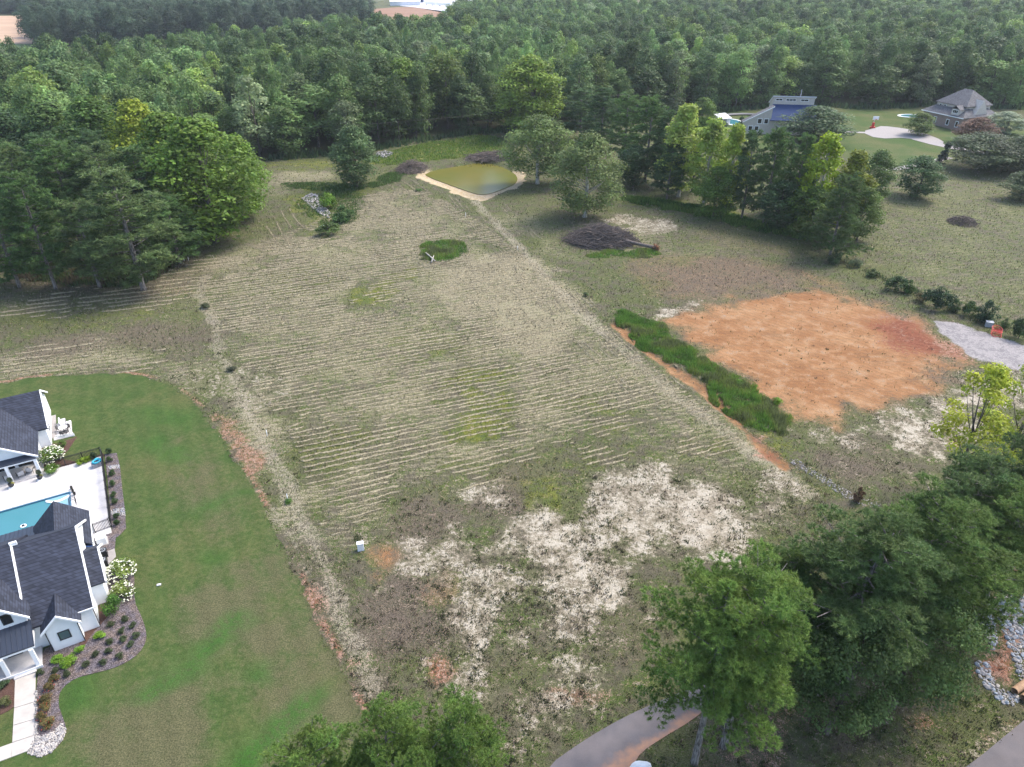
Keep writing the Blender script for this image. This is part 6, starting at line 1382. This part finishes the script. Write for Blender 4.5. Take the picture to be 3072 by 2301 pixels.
for u_ in (u0 + 1.2, u0 + 3.2): window_box(bh, u_, u_ + 1.1, v0, 5.9, 7.5, glass='dark_glass', fm='white_trim', t=.16)
dm = LL * .68
MB().hexa([(dm, -.0, 5.0), (dm + 3.4, -.0, 5.0), (dm + 3.4, 4, 5.0), (dm, 4, 5.0)], [(dm, -.0, 7.1), (dm + 3.4, -.0, 7.1), (dm + 3.4, 4, 7.1), (dm, 4, 7.1)]).build('dormer', 'cream_wall', bh)
MB().slab([(dm - .4, -.4, 7.0), (dm + 1.7, -.4, 8.4), (dm + 1.7, 4.5, 8.4), (dm - .4, 4.5, 7.0)], .12).build('roof', 'shingle_grey', bh); MB().slab([(dm + 1.7, -.4, 8.4), (dm + 3.8, -.4, 7.0), (dm + 3.8, 4.5, 7.0), (dm + 1.7, 4.5, 8.4)], .12).build('roof', 'shingle_grey', bh)
window_box(bh, dm + .5, dm + 2.9, 0, 5.6, 6.9, glass='dark_glass', fm='white_trim', mull=2, t=.14)
MB().hexa([(LL - .3, 5, 5.0), (LL - .3, 12, 5.0), (LL - .3, 8.5, 10.2)], [(LL - 6, 5, 5.0), (LL - 6, 12, 5.0), (LL - 6, 8.5, 10.2)]).build('side_gable', 'cream_wall', bh)
for u_ in (LL * .3, LL * .62, LL * .85): window_box(bh, u_, u_ + 1.4, 0, 1.0, 3.2, glass='dark_glass', fm='white_trim', t=.18)
sheet('court', chaikin(COURT, 1), -.1, .06, 'pad_concrete', 'pale concrete court and drive in the far lawn', 'court', 'structure')
sheet('garden_path', [G(*p) for p in [(2520, 394), (2600, 396), (2600, 400), (2520, 398)]], -.1, .05, 'pad_concrete', 'thin path crossing the far lawn', 'path', 'structure')
sheet('lower_drive', [G(*p) for p in [(2640, 506), (2700, 500), (2840, 470), (2860, 475), (2720, 508), (2650, 514)]], -.1, .05, 'pad_concrete', 'pale drive at the foot of the far lawn', 'path', 'structure')
sheet('upper_drive', [G(*p) for p in [(2740, 412), (2800, 425), (2870, 440), (2960, 458), (2960, 466), (2860, 448), (2790, 433), (2735, 418)]], -.1, .055, 'pad_concrete', 'curving drive from the court to the right', 'path', 'structure')
x, y = G(2617, 384); t = empty('basketball_hoop', (x, y, 0)); tag(t, 'basketball hoop with white board and red post pad by the court', 'basketball hoop')
MB().box(-.8, .8, -.6, .6, 0, .5).build('base', 'red_plastic', t); MB().box(-.35, .35, -.35, .35, .5, 2.0).build('post_pad', 'red_plastic', t); MB().tube([(0, 0, 0), (0, 0, 3.2), (.3, -.8, 3.7)], .12, 6).build('post', 'steel_galv', t); MB().box(-1.1, 1.1, -1.0, -.85, 3.2, 4.4).build('backboard', 'white_plastic', t); MB().tube([(math.cos(a) * .3, -1.35 + math.sin(a) * .3, 3.4) for a in np.linspace(0, 6.283, 13)], .04, 5, False).build('rim', 'red_plastic', t)

# ------------------------------------------------------------------ far fields and the yard at the top
def far_field(name, pts, c, label):
    m = N(name); st_ = m.mapv(m.pos(), (.002, .05, 1)); f = m.mapr(m.noise(1, 3, .5, st_), .3, .7, .85, 1.12); MAT[name] = m.done(m.bsdf(m.bright(c, f), .95, .1)); sheet(name, [G(*p) for p in pts], -.2, .25, name, label, 'field', 'structure')
far_field('tan_field', [(-300, 49), (122, 48), (112, 80), (95, 132), (-300, 134)], (.42, .29, .20), 'tan harvested field at the far left')
far_field('green_field', [(-300, 134.5), (95, 132.5), (140, 152), (150, 172), (-300, 178)], (.09, .13, .05), 'green strip below the tan field')
far_field('brown_field', [(1090, 30), (1190, 22), (1240, 22), (1330, 34), (1345, 42), (1280, 70), (1090, 70)], (.26, .16, .11), 'brown bare field behind the woods')
far_field('gravel_yard', [(1200, 18), (1215, -8), (1420, -10), (1440, 10), (1400, 40), (1335, 40), (1245, 22)], (.55, .54, .58), 'white gravel yard of the far workshop')
def far_building(px, py, L, Dp, h, mat, label, name='warehouse', door=None, roof='roof_white'):
    x, y = G(px, py); t = empty(name, (x, y, 0), .1); tag(t, label, 'building'); MB().box(-L / 2, L / 2, 0, Dp, 0, h).build('wall', mat, t)
    MB().slab([(-L / 2 - .5, -.5, h), (L / 2 + .5, -.5, h), (L / 2 + .5, Dp / 2, h + Dp * .12), (-L / 2 - .5, Dp / 2, h + Dp * .12)], .3).build('roof', roof, t); MB().slab([(-L / 2 - .5, Dp / 2, h + Dp * .12), (L / 2 + .5, Dp / 2, h + Dp * .12), (L / 2 + .5, Dp + .5, h), (-L / 2 - .5, Dp + .5, h)], .3).build('roof', roof, t)
    if door: MB().box(*door, -.12, 0, 0, h * .8).build('door', 'metal_blue', t)
far_building(1238, 8, 34, 22, 8, 'roof_white', 'white workshop with dark blue door beyond the woods', door=(4, 15)); far_building(1216, 17, 40, 14, 5, 'roof_white', 'low white shed left of the workshop', 'shed')
for px, py, L, lab in [(1290, 15, 14, 'left white trailer in the far yard'), (1310, 17, 15, 'middle white trailer in the far yard'), (1333, 19, 17, 'right white trailer in the far yard')]:
    x, y = G(px, py); t = empty('trailer', (x, y, 0), .05); tag(t, lab, 'trailer', 'trailers in the far yard'); MB().box(-L / 2, L / 2, -1.3, 1.3, 1.2, 4.2).build('body', 'white_plastic', t)
    for u_ in (-L * .35, L * .3, L * .4): MB().box(u_ - .5, u_ + .5, -1.2, 1.2, 0, 1.1).build('wheel', 'black_metal', t)
# ------------------------------------------------------------------ thin summer haze
m = N('haze'); m.t.nodes.remove(m.out); m.out = m.n("ShaderNodeOutputMaterial"); pv = m.n("ShaderNodeVolumePrincipled"); pv.inputs['Color'].default_value = (.82, .90, 1.0, 1); pv.inputs['Density'].default_value = HAZE; pv.inputs['Anisotropy'].default_value = .2
m.link(pv.outputs[0], m.out.inputs['Volume']); MAT['haze'] = m.m
if HAZE > 0:
    hz = MB().box(-3600, 3600, -1200, 4300, -2.8, 62).build('haze', 'haze'); tag(hz, 'thin bluish summer haze over the whole view', 'haze', None, 'stuff')
